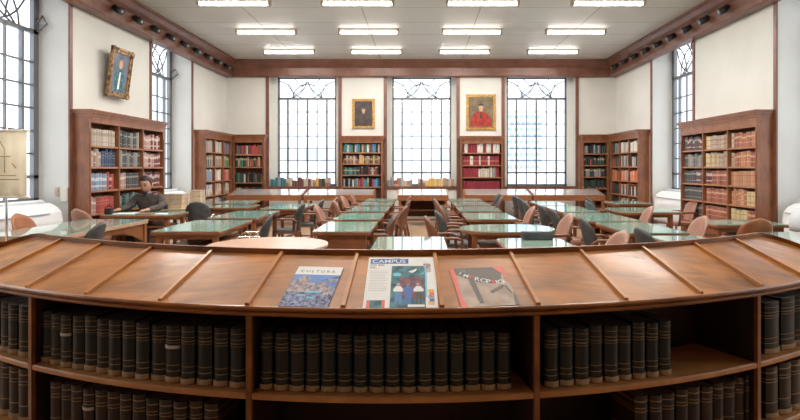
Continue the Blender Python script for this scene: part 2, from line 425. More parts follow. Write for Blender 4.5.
def book_mesh(col):
    if col not in BMESH:
        b = MB(); n = 5
        poly = [(-.5 + i / n, .10 * (abs(-1 + 2 * i / n)) ** 2) for i in range(n + 1)] + [(.5, 1), (-.5, 1)]
        b.prism(poly, 0, 1, 0)
        b.box(-.40, .40, .12, .985, 1.0, 1.004, 1)
        BMESH[col] = b.mesh('book', [BM[col], M['paper']])
    return BMESH[col]
STUFF = MB(); STUFF_M = {}
STUFF_ORDER = []
NBOOK = [0]
def book(mtx, x, y, z, w, d, h, col, label, group, lean=0):
    if label:
        o = bpy.data.objects.new('book', book_mesh(col)); C.objects.link(o)
        o.matrix_world = mtx @ Matrix.Translation((x, y, z)) @ Matrix.Rotation(lean, 4, 'Y') @ Matrix.Diagonal((w, d, h, 1))
        tag(o, label, 'book', group); NBOOK[0] += 1
    else:
        if col not in STUFF_M:
            STUFF_M[col] = len(STUFF_ORDER); STUFF_ORDER.append(BM[col + '_s'] if col + '_s' in BM else BM[col])
        n = 3; poly = [(x - w / 2 + w * i / n, y + .1 * d * (abs(-1 + 2 * i / n)) ** 2) for i in range(n + 1)] + [(x + w / 2, y + d), (x - w / 2, y + d)]
        STUFF.prism(poly, z, z + h, STUFF_M[col], mtx)
def fill(mtx, x0, x1, z, y, spec, hbase, wmean, where=None, group=None, dep=.17, hv=.03, lo=None):
    """spec: list of (fraction, [colours])"""
    x = x0 + .006; i = 0
    while True:
        w = wmean * random.uniform(.82, 1.18)
        if x + w > x1 - .004: break
        fr = (x + w / 2 - x0) / (x1 - x0); acc = 0; cl = spec[-1][1]
        for f_, c_ in spec:
            acc += f_
            if fr <= acc: cl = c_; break
        c = random.choice(cl) if cl else None
        if c:
            hh = hbase + random.uniform(-hv, hv) * (1 if len(cl) > 1 else .35)
            lab = '%s book, %s from left on %s' % (c, ORD[min(i, 29)], where) if where else None
            book(mtx, x + w / 2, y + random.uniform(0, .012), z, w * .96, dep, hh, c, lab, group); i += 1
        x += w

# ------------------------------------------------------------------ bookcases
def bookcase(loc, rz, width, bays, depth, shelves, top, opening_top, label, endl=True, endr=True, base=.40, group='wall bookcases', doors=True):
    r = empty('bookcase', loc, rz); tag(r, label, 'bookcase', group)
    t = .035
    for s, x in ((0, 0), (1, width - .05)):
        b = MB(); b.box(x, x + .05, 0, depth, 0, top - .15)
        b.box(x + .012, x + .038, -.008, 0, base + .1, top - .35)
        b.build('side_panel', M['case'], r)
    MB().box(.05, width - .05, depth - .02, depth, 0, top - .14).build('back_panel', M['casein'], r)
    # cornice with stepped moulding
    b = MB()
    b.box(-.004, width + .004, -.004, depth + .0, opening_top, top - .14)
    for dz0, dz1, o in ((.14, .10, .012), (.10, .055, .03), (.055, .02, .055), (.02, 0, .07)):
        b.box(-o * .7, width + o * .7, -o, depth, top - dz0, top - dz1)
    b.build('cornice', M['case'], r)
    MB().box(.05, width - .05, .0, depth - .02, 0, base - .03).build('plinth', M['case'], r)
    bw = (width - .05) / bays
    for i in range(bays):
        x0 = .05 + i * bw
        if i: MB().box(x0 - .03, x0 + .005, 0, depth - .02, base - .03, opening_top).build('divider', M['case'], r)
        if doors:
            d = MB().box(x0 + .02, x0 + bw - .06, -.018, -.002, .08, base - .07).build('door', M['case'], r)
            MB().tube([(x0 + bw - .1, -.018, base / 2), (x0 + bw - .1, -.04, base / 2)], .012, 8).build('knob', M['gold'], d)
        for z in shelves: MB().box(x0 + .004, x0 + bw - .034, .008, depth - .02, z - .03, z).build('shelf', M['shelfw'], r)
    return r, Matrix.Translation(loc) @ Matrix.Rotation(rz, 4, 'Z')

D = .27
# big left case, three bays, near bay first
SZ = [1.86, 1.52, 1.14, .77, .40]
r_, mL = bookcase((-W + D, 8.76, 0), PI / 2, 2.56, 3, D, SZ, 2.42, 2.22, 'large three-bay mahogany bookcase on the left wall behind the reading man')
bw = (2.56 - .05) / 3
spL = [[[(1, ['cream'])], [(.45, ['cream', 'pink']), (1, ['navy', 'navy', 'blue grey'])], [(.68, ['blue grey']), (1, ['maroon', 'red'])], [(.3, ['red', 'pink']), (1, ['red'])], [(1, ['grey'])]],
       [[(.55, ['dark green', 'dark grey']), (1, ['dark grey', 'grey'])], [(1, ['dark grey', 'grey'])], [(.35, ['pink']), (.62, ['dark grey']), (1, ['red'])], [(.35, ['grey', 'dark green']), (.75, ['teal', 'grey']), (1, ['bright blue'])], [(1, ['grey', 'dark grey'])]],
       [[(1, ['maroon', 'pink'])], [(1, ['maroon', 'maroon', 'pink'])], [(1, ['maroon', 'pink', 'maroon'])], [(1, ['maroon'])], [(1, ['maroon', 'dark grey'])]]]
bayn = ['near', 'middle', 'far']
for b_ in range(3):
    for s_, z in enumerate(SZ[:4] if b_ != 1 else SZ[:4]):
        x0 = .05 + b_ * bw
        fill(mL, x0 + .01, x0 + bw - .05, z, .03, spL[b_][s_], .27 if s_ != 3 else .26, .073, '%s shelf of %s bay, left wall bookcase' % (['top', 'second', 'third', 'fourth'][s_], bayn[b_]), 'books in the large left bookcase')
    x0 = .05 + b_ * bw
# big right case, far bay first (viewer's left)
SZR = [1.84, 1.525, 1.21, .895, .58]
r_, mR = bookcase((W - D, 11.19, 0), -PI / 2, 2.54, 3, D, SZR, 2.40, 2.14, 'large three-bay mahogany bookcase on the right wall above the glass tables', base=.55)
spR = [[[(1, ['dark grey', 'dark grey', 'maroon'])], [(1, ['dark grey', 'grey'])], [(.6, ['dark grey']), (1, ['dark grey', 'maroon'])], [(1, ['dark grey'])], [(.3, ['dark grey']), (.4, ['maroon']), (1, ['dark grey'])]],
       [[(.2, ['pale yellow']), (1, ['beige'])], [(1, ['beige', 'beige', 'pale yellow'])], [(.3, ['maroon']), (1, ['red brown'])], [(1, ['red brown'])], [(1, ['red brown'])]],
       [[(.2, ['beige', 'red brown']), (1, ['orange brown', 'red brown'])], [(.15, ['beige']), (1, ['red brown', 'orange brown'])], [(1, ['orange'])], [(.6, ['orange brown', 'orange']), (1, ['pale yellow'])], [(.62, ['pale yellow']), (1, ['red brown'])]]]
for b_ in range(3):
    for s_, z in enumerate(SZR):
        x0 = .05 + b_ * bw
        fill(mR, x0 + .01, x0 + bw - .05, z, .03, spR[b_][s_], .235, .073, '%s shelf of %s bay, right wall bookcase' % (['top', 'second', 'third', 'fourth', 'bottom'][s_], ['far', 'middle', 'near'][b_]), 'books in the large right bookcase')
# corner cases
SZ2 = [1.90, 1.54, 1.18, .82, .46]
r_, mL2 = bookcase((-W + D, 13.48, 0), PI / 2, 1.86, 3, D, SZ2, 2.42, 2.22, 'mahogany bookcase on the left wall in the far corner', base=.42, doors=False)
sp2 = [[[(1, ['grey', 'pink'])], [(1, ['grey', 'dark green'])], [(1, ['blue grey', 'grey'])], [(1, ['blue grey', 'cream'])], [(1, ['grey'])]],
       [[(1, ['cream', 'grey'])], [(1, ['grey', 'beige'])], [(1, ['cream', 'white', 'beige'])], [(1, ['cream', 'pink', 'beige'])], [(1, ['bright blue', 'cream'])]],
       [[(1, ['dark green', 'cream', 'maroon', 'blue grey'])], [(1, ['green', 'beige'])], [(1, ['red', 'red', 'beige'])], [(1, ['cream', 'dark green', 'beige'])], [(1, ['brown', 'teal'])]]]
bw2 = (1.86 - .05) / 3
for b_ in range(3):
    for s_, z in enumerate(SZ2): fill(mL2, .06 + b_ * bw2, .01 + (b_ + 1) * bw2, z, .03, sp2[b_][s_], .27, .05)
r_, mR2 = bookcase((W - D, 15.34, 0), -PI / 2, 1.97, 3, D, SZ2, 2.42, 2.22, 'mahogany bookcase on the right wall in the far corner, orange-banded volumes in it', base=.42, doors=False)
for b_ in range(3):
    for s_, z in enumerate(SZ2): fill(mR2, .06 + b_ * .64, .01 + (b_ + 1) * .64, z, .03, [(1, [['orange banded black', 'black'], ['orange banded white', 'orange banded black', 'grey'], ['orange banded white', 'orange banded black', 'orange banded black']][b_])] if s_ else [(1, [['black', 'black', 'grey'], ['white', 'grey', 'cream'], ['white', 'grey', 'beige']][b_])], .25, .055)
bookcase_args = dict(base=.5, doors=False)
Z0 = [1.87, 1.53, 1.10, .70]
r_, mb = bookcase((-W + D + .0, YB - D, 0), 0, .87, 1, D, Z0, 2.42, 2.20, 'narrow mahogany bookcase left of the leftmost back window, dark green and cream volumes', **bookcase_args)
for s_, z in enumerate(Z0): fill(mb, .06, .82, z, .03, [(.3, ['dark green', 'cream', 'green']), (1, ['dark green', 'black', 'black', 'cream', 'brown'])] if s_ != 0 else [(1, ['green', 'black', 'cream', 'dark green', 'maroon', 'red'])], .25, .055)
r_, mb = bookcase((4.44, YB - D, 0), 0, .74, 1, D, [1.9, 1.58, 1.26, .94, .62], 2.42, 2.20, 'narrow dark-shelved bookcase right of the rightmost back window', **bookcase_args)
for s_, z in enumerate([1.9, 1.58, 1.26, .94, .62]): fill(mb, .06, .69, z, .03, [(1, ['dark green', 'black', 'dark green', 'orange banded black'] if s_ % 2 else ['black', 'dark green', 'grey'])], .22, .055)
# portrait cases
ZP = [1.93, 1.62, 1.315, .985]
r_, mb = bookcase((-2.215, YB - .3, 0), 0, 1.16, 1, .3, ZP, 2.38, 2.19, 'mixed-book bookcase under the small dark portrait between back windows', **bookcase_args)
mix = ['dark green', 'green', 'cream', 'beige', 'maroon', 'red', 'teal', 'bright blue', 'brown', 'grey', 'black', 'beige', 'white']
for s_, z in enumerate(ZP):
    spc = [[(.15, ['cream', 'bright blue', 'teal']), (.1, ['green', 'bright blue']), (1, mix)], [(1, ['brown', 'black', 'beige', 'dark green', 'maroon', 'cream', 'yellow', 'brown'])], [(.45, ['dark green', 'teal']), (1, ['brown', 'maroon', 'black', 'beige'])], [(.3, ['brown', 'cream', 'grey', 'black']), (1, mix)]][s_]
    fill(mb, .06, 1.10, z, .03, spc, .22, .05)
ZP2 = [1.92, 1.58, 1.25, .89]
r_, mb = bookcase((1.09, YB - .3, 0), 0, 1.17, 1, .3, ZP2, 2.38, 2.17, 'bookcase of crimson volumes under the red-robed portrait between back windows', **bookcase_args)
for s_, z in enumerate(ZP2):
    spc = [[(.05, ['crimson']), (.07, ['white']), (.28, ['crimson']), (.14, ['white', 'white']), (.08, ['crimson']), (.12, ['white']), (.06, ['crimson']), (1, ['white'])],
           [(.2, ['crimson']), (.06, ['white']), (.16, ['crimson']), (.05, ['white']), (.18, ['crimson']), (.06, ['white']), (1, ['crimson'])],
           [(.4, ['crimson']), (.3, ['white', 'white', 'cream']), (.05, ['grey']), (.1, ['white', 'grey']), (1, ['crimson'])], [(1, ['crimson'])]][s_]
    fill(mb, .06, 1.11, z, .03, spc, .25, .048)
# books along the back window sills
I = Matrix.Identity(4)
ws = 0
def sill(x0, x1, spec): fill(I, x0, x1, SILL + .001, YB - .0 + .03, spec, .21, .075, None, None, .16, .05)
sill(-4.25, -2.55, [(.28, ['teal', 'blue grey', 'teal']), (.2, ['cream', 'brown', 'beige']), (.3, ['brown', 'red brown', 'maroon', 'cream', 'beige']), (1, ['beige', 'yellow', 'dark green', 'brown'])])
sill(-.95, -.22, [(.5, ['red brown', 'grey']), (1, ['cream', 'orange brown', 'grey'])])
sill(-.1, .98, [(.4, ['beige', 'yellow', 'orange', 'brown']), (.25, ['yellow', 'pale yellow']), (1, ['grey', 'orange', 'beige', 'cream'])])
o = STUFF.build('books', STUFF_ORDER); tag(o, 'smaller rows of mixed books on the back wall, corner bookcases and window sills', 'books', None, 'stuff')

# ------------------------------------------------------------------ pictures on the walls
def disc(cx, cz, rx, rz, y, n=16, a0=0, a1=2 * PI): return [(cx + rx * math.cos(a0 + (a1 - a0) * i / n), cz + rz * math.sin(a0 + (a1 - a0) * i / n)) for i in range(n)]
XZ = Matrix(((1, 0, 0, 0), (0, 0, 1, 0), (0, 1, 0, 0), (0, 0, 0, 1)))   # prism drawn in x,z and raised along y
def picture(loc, rot, w, h, fm, bg, layers, label, fw=.07):
    r = empty('framed_portrait', loc); r.rotation_euler = rot; tag(r, label, 'picture')
    b = MB(); hw, hh = w / 2, h / 2
    for o_, y0 in ((0, -.03), (.02, -.045), (.045, -.03)):
        i_ = fw if o_ == .045 else o_ + .022
        b.box(-hw + o_, hw - o_, y0, 0, hh - i_, hh - o_); b.box(-hw + o_, hw - o_, y0, 0, -hh + o_, -hh + i_)
        b.box(-hw + o_, -hw + i_, y0, 0, -hh + o_, hh - o_); b.box(hw - i_, hw - o_, y0, 0, -hh + o_, hh - o_)
    for sx in (-1, 1):
        for sz in (-1, 1): b.prism(disc(sx * (hw - fw / 2), sz * (hh - fw / 2), fw * .6, fw * .6, 0, 10), -.05, -.02, 0, XZ)
    b.build('frame', fm, r)
    c = MB().box(-hw + fw, hw - fw, -.012, 0, -hh + fw, hh - fw).build('canvas', bg, r)
    for i, (poly, m) in enumerate(layers):
        MB().prism(poly, -.0145 - .0012 * i, -.012 - .0012 * i, 0, XZ).build('painted_figure', m, c)
def bust(s, hz, hr, rob, hat):
    return [([(-.42 * s, -.46), (-.38 * s, -.2), (-.28 * s, -.06), (-.12 * s, .02), (.12 * s, .02), (.28 * s, -.08), (.38 * s, -.22), (.42 * s, -.46)], rob),
            ([(-.06 * s, hz - hr * 1.5), (.06 * s, hz - hr * 1.5), (.07 * s, hz), (-.07 * s, hz)], M['skinp']), (disc(0, hz, hr * .78, hr, 0), M['skinp']), ([(x, z) for x, z in disc(0, hz + hr * .45, hr * .95, hr * .75, 0, 14, 0, PI)] + [(-hr * .95, hz + hr * .45)], hat),
            ([(-.035, -.2), (.035, -.2), (.02, .0), (-.02, .0)], M['ink'])]
def scale(ls, k): return [([(x * k, z * k) for x, z in p], m) for p, m in ls]
picture((-1.61, YB - .005, 3.02), (0, 0, 0), .63, .83, M['gold'], M['canvd'], scale(bust(.6, .14, .09, M['robed'], M['brownp']), .72), 'small dark portrait of a robed sitter in gilt frame, left of centre window')
picture((1.68, YB - .005, 3.06), (0, 0, 0), .83, 1.0, M['gold'], M['canvo'], scale(bust(.85, .17, .095, M['robe'], M['ink']), .86), 'gilt-framed portrait of a sitter in a red robe, right of centre window')
picture((-5.32, 9.87, 3.17), (math.radians(7.5), 0, PI / 2), .70, .86, M['goldd'], M['canvg'], scale([([(-.12, -.34), (-.16, -.05), (-.06, .08), (.06, .08), (.16, -.05), (.12, -.34)], M['teal']), (disc(0, .16, .06, .085, 0), M['skinp']), ([(-.035, -.3), (.02, -.3), (.025, .02), (-.015, .02)], M['sheet'])], .95), 'ornate dark gilt portrait leaning forward from the left wall over the bookcase', .09)

# ------------------------------------------------------------------ curved counter
R0, ZC, XC, DL, A0 = 4.089, 6.389, -.1454, .09955, .0069
ZL, SLOPE, WD = .926, .424, .38
def th(n): return n * DL + A0
def pc(n, w, z):
    t = th(n); r = R0 - w
    return (XC + r * math.sin(t), ZC - r * math.cos(t), z)
def wn(n):
    a = abs(n)
    return WD if a <= 6.2 else max(.004, WD * math.sqrt(max(0, 1 - ((a - 6.2) / .67) ** 2)))
def span(a, b, st=.125):
    k_ = max(1, int(round((b - a) / st))); return [a + (b - a) * i / k_ for i in range(k_ + 1)]
cn = empty('curved_counter', (XC, ZC - R0, 0)); tag(cn, 'curved varnished oak counter with sloping magazine top and open bookshelves below', 'counter')
OFF = Vector((XC, ZC - R0, 0))
def P(n, w, z): return tuple(Vector(pc(n, w, z)) - OFF)
def surf(n, w, dz=0): return P(n, w, ZL + SLOPE * w + dz)
NS = span(-6.8, 6.8) + []
NS = span(-6.8, -6.2, .06) + span(-6.2, 6.2)[1:] + span(6.2, 6.8, .06)[1:]
MB().sweep(lambda n: [(-.008, ZL - .031), (-.008, ZL - .0034), (wn(n), ZL + SLOPE * wn(n)), (wn(n), ZL + SLOPE * wn(n) - .028)], NS, P).build('sloping_top', M['desk'], cn)
MB().sweep(lambda n: [(.03, .885), (-.012, .885), (-.022, .893), (-.026, .902), (-.018, .908), (-.026, .914), (-.027, .921), (-.022, .927), (-.012, .928), (-.008, .925), (-.006, .916), (.03, .9)], NS, P).build('front_moulding', M['deskd'], cn, 0)
MB().sweep(lambda n: [(wn(n) - .008, ZL + SLOPE * wn(n) - .06), (wn(n) - .008, ZL + SLOPE * wn(n) + .022), (wn(n) + .010, ZL + SLOPE * wn(n) + .022), (wn(n) + .010, ZL + SLOPE * wn(n) - .06)], NS, P).build('rim_board', M['deskd'], cn)
for i in range(-6, 6):
    n = i + .5; b = MB(); e = .012 / R0 / DL
    pts = [surf(n - e, -.007, -.005), surf(n + e, -.007, -.005), surf(n + e, .37, -.005), surf(n - e, .37, -.005), surf(n - e * .7, -.005, .014), surf(n + e * .7, -.005, .014), surf(n + e * .7, .37, .014), surf(n - e * .7, .37, .014)]
    b.add(pts, [(3, 2, 1, 0), (4, 5, 6, 7), (0, 1, 5, 4), (1, 2, 6, 5), (2, 3, 7, 6), (3, 0, 4, 7)]); b.build('divider_strip', M['strip'], cn)
NB = span(-6.3, 6.3)
MB().sweep(lambda n: [(.355, 0), (.355, 1.04), (.372, 1.04), (.372, 0)], NB, P).build('back_panel', M['deskshade'], cn)
MB().sweep(lambda n: [(.02, 0), (.02, .14), (.35, .14), (.35, 0)], NB, P).build('plinth', M['deskd'], cn)
ST, SB = .553, .225
bays = [-6.3, -4.5, -1.5, 1.5, 4.5, 6.3]
for a, c in zip(bays, bays[1:]):
    for z in (ST, SB):
        MB().sweep(lambda n: [(.018, z - .028), (.012, z - .022), (.012, z - .006), (.018, z), (.353, z), (.353, z - .028)], span(a + .035, c - .035), P).build('shelf', M['deskshelf'], cn)
for n in bays:
    e = .012 / R0 / DL
    pts = [P(n + s * e, w, z) for z in (.14, .893) for s, w in ((-1, .03), (1, .03), (1, .353), (-1, .353))]
    FB = [(3, 2, 1, 0), (4, 5, 6, 7), (0, 1, 5, 4), (1, 2, 6, 5), (2, 3, 7, 6), (3, 0, 4, 7)]
    up = MB().add(pts, FB).build('upright', M['deskshade'], cn)  # body takes the painted bay shade, front edge keeps the oak
    pts = [P(n + s * e, w, z) for z in (.14, .893) for s, w in ((-1, .010), (1, .010), (1, .03), (-1, .03))]
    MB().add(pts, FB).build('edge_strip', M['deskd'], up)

# folio volumes on it
M['vol'] = spine('black_green_leather', (.006, .011, .012), ((.90, .91), (.80, .812), (.735, .75), (.69, .70), (.30, .312), (.20, .215)), (.42, .28, .12), .35, .35)
M['volb'] = spine('brown_leather', (.03, .014, .009), ((.88, .90), (.76, .775), (.7, .715), (.3, .315)), (.50, .33, .14), .4, .35)
M['vlab'] = mottled('call_number_label', (.42, .29, .16), (.6, .45, .28), 60, .7)
M['shadepaper'] = flat('shaded_page_block', (.10, .075, .05), .9)  # page tops darkened in colour for the shade inside the bays
M['vwhite'] = flat('white_band', (.62, .6, .55), .7)
def vol_mesh(m):
    b = MB(); n = 8
    poly = [(-.5 + i / n, .09 * (abs(-1 + 2 * i / n)) ** 2.2) for i in range(n + 1)] + [(.5, 1), (-.5, 1)]
    b.prism(poly, .0, 1, 0)
    for z in (.68, .78, .86, .255): 
        q = [(x * 1.0, y - .012) for x, y in poly[:n + 1]] + [(.5, .12), (-.5, .12)]
        b.prism(q, z, z + .012, 0)
    b.box(-.40, .40, .12, .985, 1.0, 1.003, 1)
    return b.mesh('folio_volume', [m, M['shadepaper']])
VM = {0: vol_mesh(M['vol']), 1: vol_mesh(M['volb'])}
def band_mesh(z0, z1, m):
    n = 8; q = [(-.5 + i / n, .09 * (abs(-1 + 2 * i / n)) ** 2.2 - .022) for i in range(n + 1)]
    qo = [(x * 1.01, y) for x, y in q]; poly = qo + [(.505, .10), (-.505, .10)]
    return MB().prism(poly, z0, z1, 0).mesh('spine_label', m)
LM = band_mesh(.012, .105, M['vlab']); WM = band_mesh(.60, .655, M['vwhite'])
def n_at(px, r):
    lo, hi = -8.0, 8.0
    for _ in range(40):
        mid = (lo + hi) / 2; x, y, _z = pc(mid, R0 - r, 0)
        if CX + F * x / y < px: lo = mid
        else: hi = mid
    return lo
def volumes(px0, px1, cnt, z, h, km, where, white=(), tilt=0):
    a, b_ = n_at(px0, R0 - .05), n_at(px1, R0 - .05)
    for i in range(cnt):
        n = a + (b_ - a) * (i + .5) / cnt; wdt = (b_ - a) / cnt * DL * (R0 - .05) * random.uniform(.86, .95)
        hh = h + random.uniform(-.006, .006)
        r = empty('folio_volume', pc(n, .045 + random.uniform(0, .01), z + .0005), th(n))
        col = 'brown' if km else 'black'
        tag(r, ('%s%s folio volume, %s from left on %s' % ('white-banded ' if i in white else '', col, ORD[i], where)), 'volume', 'folio volumes in the curved counter')
        o = bpy.data.objects.new('cover', VM[km]); C.objects.link(o); o.parent = r; o.scale = (wdt, .19, hh)
        if i in white:
            o = bpy.data.objects.new('paper_band', WM); C.objects.link(o); o.parent = r; o.scale = (wdt, .19, hh); o['label'] = 'white paper band'
        o = bpy.data.objects.new('spine_label', LM); C.objects.link(o); o.parent = r; o.scale = (wdt, .19, hh); o['label'] = 'cream call number label'
volumes(257, 513, 16, ST, .248, 0, "counter's central upper shelf")
volumes(37, 244, 15, ST, .252, 0, "counter's upper shelf left of centre", (2, 10))
volumes(545, 674, 9, ST, .248, 0, "counter's upper shelf right of centre")
volumes(-18, 25, 5, ST, .25, 0, "counter's far-left upper shelf")
volumes(768, 822, 4, ST, .265, 0, "counter's far-right upper shelf")
volumes(48, 216, 13, SB, .25, 1, "counter's lower shelf left of centre", (3,))
volumes(-18, 25, 5, SB, .27, 1, "counter's far-left lower shelf")
volumes(637, 758, 10, SB, .245, 1, "counter's lower shelf right of centre")
volumes(769, 822, 5, SB, .265, 1, "counter's far-right lower shelf")

# magazines lying on the slope
def text(s, size, loc, m, parent, name='lettering', rz=0, sx=1, ax='LEFT'):
    cu = bpy.data.curves.new(name, 'FONT'); cu.body = s; cu.size = size; cu.extrude = .0002; cu.align_x = ax; cu.offset = size * .008
    cu.materials.append(m); o = bpy.data.objects.new(name, cu); C.objects.link(o); o.parent = parent
    o.location = loc; o.rotation_euler = (0, 0, rz); o.scale = (sx, 1, 1); return o
def on_slope(name, n, w0, label, cat, twist=0):
    t = th(n); o = bpy.data.objects.new(name, None); C.objects.link(o); o.empty_display_size = .1
    sl = math.atan(SLOPE)
    base = Vector(pc(n, w0, ZL + SLOPE * w0 + .0012))
    o.matrix_world = Matrix.Translation(base) @ Matrix.Rotation(t, 4, 'Z') @ Matrix.Rotation(sl, 4, 'X') @ Matrix.Rotation(twist, 4, 'Z')
    tag(o, label, cat, 'magazines on the counter'); return o
def sheet(x0, x1, y0, y1, z, m, parent, name='printed_panel', t=.0003): return MB().box(x0, x1, y0, y1, z, z + t).build(name, m, parent)
def ell(cx, cy, rx, ry, z, m, parent, name='printed_shape', n=14): return MB().prism([(cx + rx * math.cos(2 * PI * i / n), cy + ry * math.sin(2 * PI * i / n)) for i in range(n)], z, z + .0003).build(name, m, parent)
def shape(poly, z, m, parent, name='printed_shape'): return MB().prism(poly, z, z + .0003).build(name, m, parent)
# 1 city magazine
g = on_slope('magazine', -.91, -.005, 'magazine with blue evening city cover and white title strip, left of the newspaper', 'magazine', -.02)
g.location.z += .001
cv = sheet(-.105, .105, 0, .297, 0, M['nightp'], g, 'cover', .003); z = .0031
sheet(-.105, .105, .232, .297, z, M['sheet'], g)
text('C U L T U R A', .026, (-.085, .250, z + .0003), M['ink'], g)
sheet(-.105, .105, .15, .232, z, M['skyp'], g)
for x0, x1, y0, y1 in ((-.075, -.025, .10, .20), (-.02, .01, .09, .17), (.02, .055, .10, .175), (.06, .085, .08, .15), (-.1, -.08, .1, .19)): sheet(x0, x1, y0, y1, z + .0004, M['stonep'], g)
ell(-.05, .20, .024, .02, z + .0004, M['stonep'], g); shape([(.03, .19), (.105, .225), (.105, .17), (.06, .17)], z + .0004, M['nightp'], g)
for x0, x1, y in ((-.05, -.01, .07), (.0, .03, .055), (-.02, .05, .095)): sheet(x0, x1, y, y + .012, z + .0008, M['cyan'], g)
text('WINTER CITY LIGHTS' if False else '. . . . . . . . .', .03, (-.09, .022, z + .0008), M['sheet'], g)
# 2 newspaper
g = on_slope('newspaper', .08, -.006, 'white newspaper headed CAMPUS with a group photo on its cover', 'newspaper')
cv = sheet(-.155, .155, 0, .385, 0, M['sheet'], g, 'front_page', .003); z = .0031
sheet(-.145, .03, .330, .370, z, M['blue'], g)
text('CAMPUS', .040, (-.138, .3365, z + .0004), M['sheet'], g, sx=1.02)
text('NUEVO CURSO' if False else '-----------', .012, (-.05, .372, z), M['blue'], g)
text('IIIIII IIIIII\nIIIII....', .02, (-.145, .312, z), M['ink'], g, 'headline')
for j in range(13): sheet(-.142, -.142 + random.choice((.08, .085, .07)), .27 - j * .0125, .2712 - j * .0125, z, M['grey'], g, 'text_line')
sheet(-.045, .105, 0, .31, z, M['teal'], g, 'cover_photo'); z2 = z + .0004
sheet(-.005, .10, .06, .22, z2, M['maroonp'], g); ell(-.02, .24, .02, .014, z2, M['cyan'], g)
shape([(.03, .262), (.07, .29), (.066, .27), (.05, .252)], z2 + .0004, M['sheet'], g); shape([(.075, .235), (.1, .26), (.1, .245)], z2 + .0004, M['cyan'], g)
for x, m1, m2 in ((-.012, M['sheet'], M['jeansp']), (.03, M['blue'], M['blue']), (.075, M['sheet'], M['ink'])):
    shape([(x - .012, .02), (x - .015, .11), (x + .017, .11), (x + .014, .02), (x + .004, .02), (x + .001, .08), (x - .003, .02)], z2 + .0004, m2, g, 'printed_person')
    shape([(x - .02, .11), (x - .022, .125), (x - .01, .15), (x + .01, .15), (x + .024, .125), (x + .02, .11)], z2 + .0008, m1, g, 'printed_person'); ell(x, .163, .008, .012, z2 + .0008, M['stonep'], g, 'printed_face')
sheet(.03, .10, .004, .02, z2 + .0008, M['sheet'], g); sheet(.105, .113, .07, .31, z2, M['cyan'], g)
sheet(.100, .132, .26, .33, z, M['stonep'], g); text('- -', .02, (.1, .34, z), M['ink'], g)
for i, m in enumerate((M['yell'], M['blue'], M['stonep'], M['red'], M['yell'])): sheet(.116 + .005 * (i % 2), .142, .02 + i * .022, .04 + i * .022, z, m, g)
sheet(-.142, -.065, .0, .052, z, M['red'], g, 'small_photo'); sheet(-.128, -.078, .0, .05, z2, M['teal'], g, 'small_photo')
# 3 IMPROPRIO
g = on_slope('magazine', 1.0, -.003, 'magazine titled IMPROPRIO with beige trousers on its cover, right of the newspaper', 'magazine', .03)
cv = sheet(-.125, .125, 0, .285, 0, M['beigep'], g, 'cover', .003); z = .0031
shape([(-.125, 0), (-.095, 0), (-.11, .08), (-.1, .285), (-.125, .285)], z, M['red'], g)
shape([(-.108, .285), (.09, .285), (.11, .25), (.085, .16), (.0, .165), (-.06, .2), (-.104, .235)], z + .0004, M['brownp'], g)
shape([(.075, .285), (.125, .285), (.125, .2), (.105, .235)], z + .0008, M['red'], g); shape([(.125, .2), (.125, .16), (.105, .21)], z + .0008, M['red'], g)
shape([(-.055, .20), (-.03, .19), (-.022, .02), (-.04, .02)], z + .0008, M['brownp'], g); shape([(.02, .10), (.085, .145), (.1, .14), (.03, .085)], z + .0008, M['brownp'], g)
shape([(.095, .14), (.11, .08), (.115, .085), (.105, .14)], z + .0008, M['brownp'], g); shape([(.105, .0), (.125, .0), (.125, .1)], z + .0008, M['brownp'], g); ell(.035, .04, .007, .007, z + .0008, M['yell'], g)
word = 'IMPROPRIO'; xx = [-.092, -.077, -.053, -.032, -.008, .018, .040, .061, .071]
for i, ch in enumerate(word):
    small = i < 2; t_ = i / 8
    yy = .245 - .085 * math.sin(t_ * PI * .55)
    text(ch, (.034 if small else .042), (xx[i], yy - .008, z + .0012), M['red'] if i in (2, 6) else M['sheet'], g, rz=-.55 + .6 * t_)
text('----', .014, (-.075, .262, z + .0012), M['sheet'], g, rz=-.2)

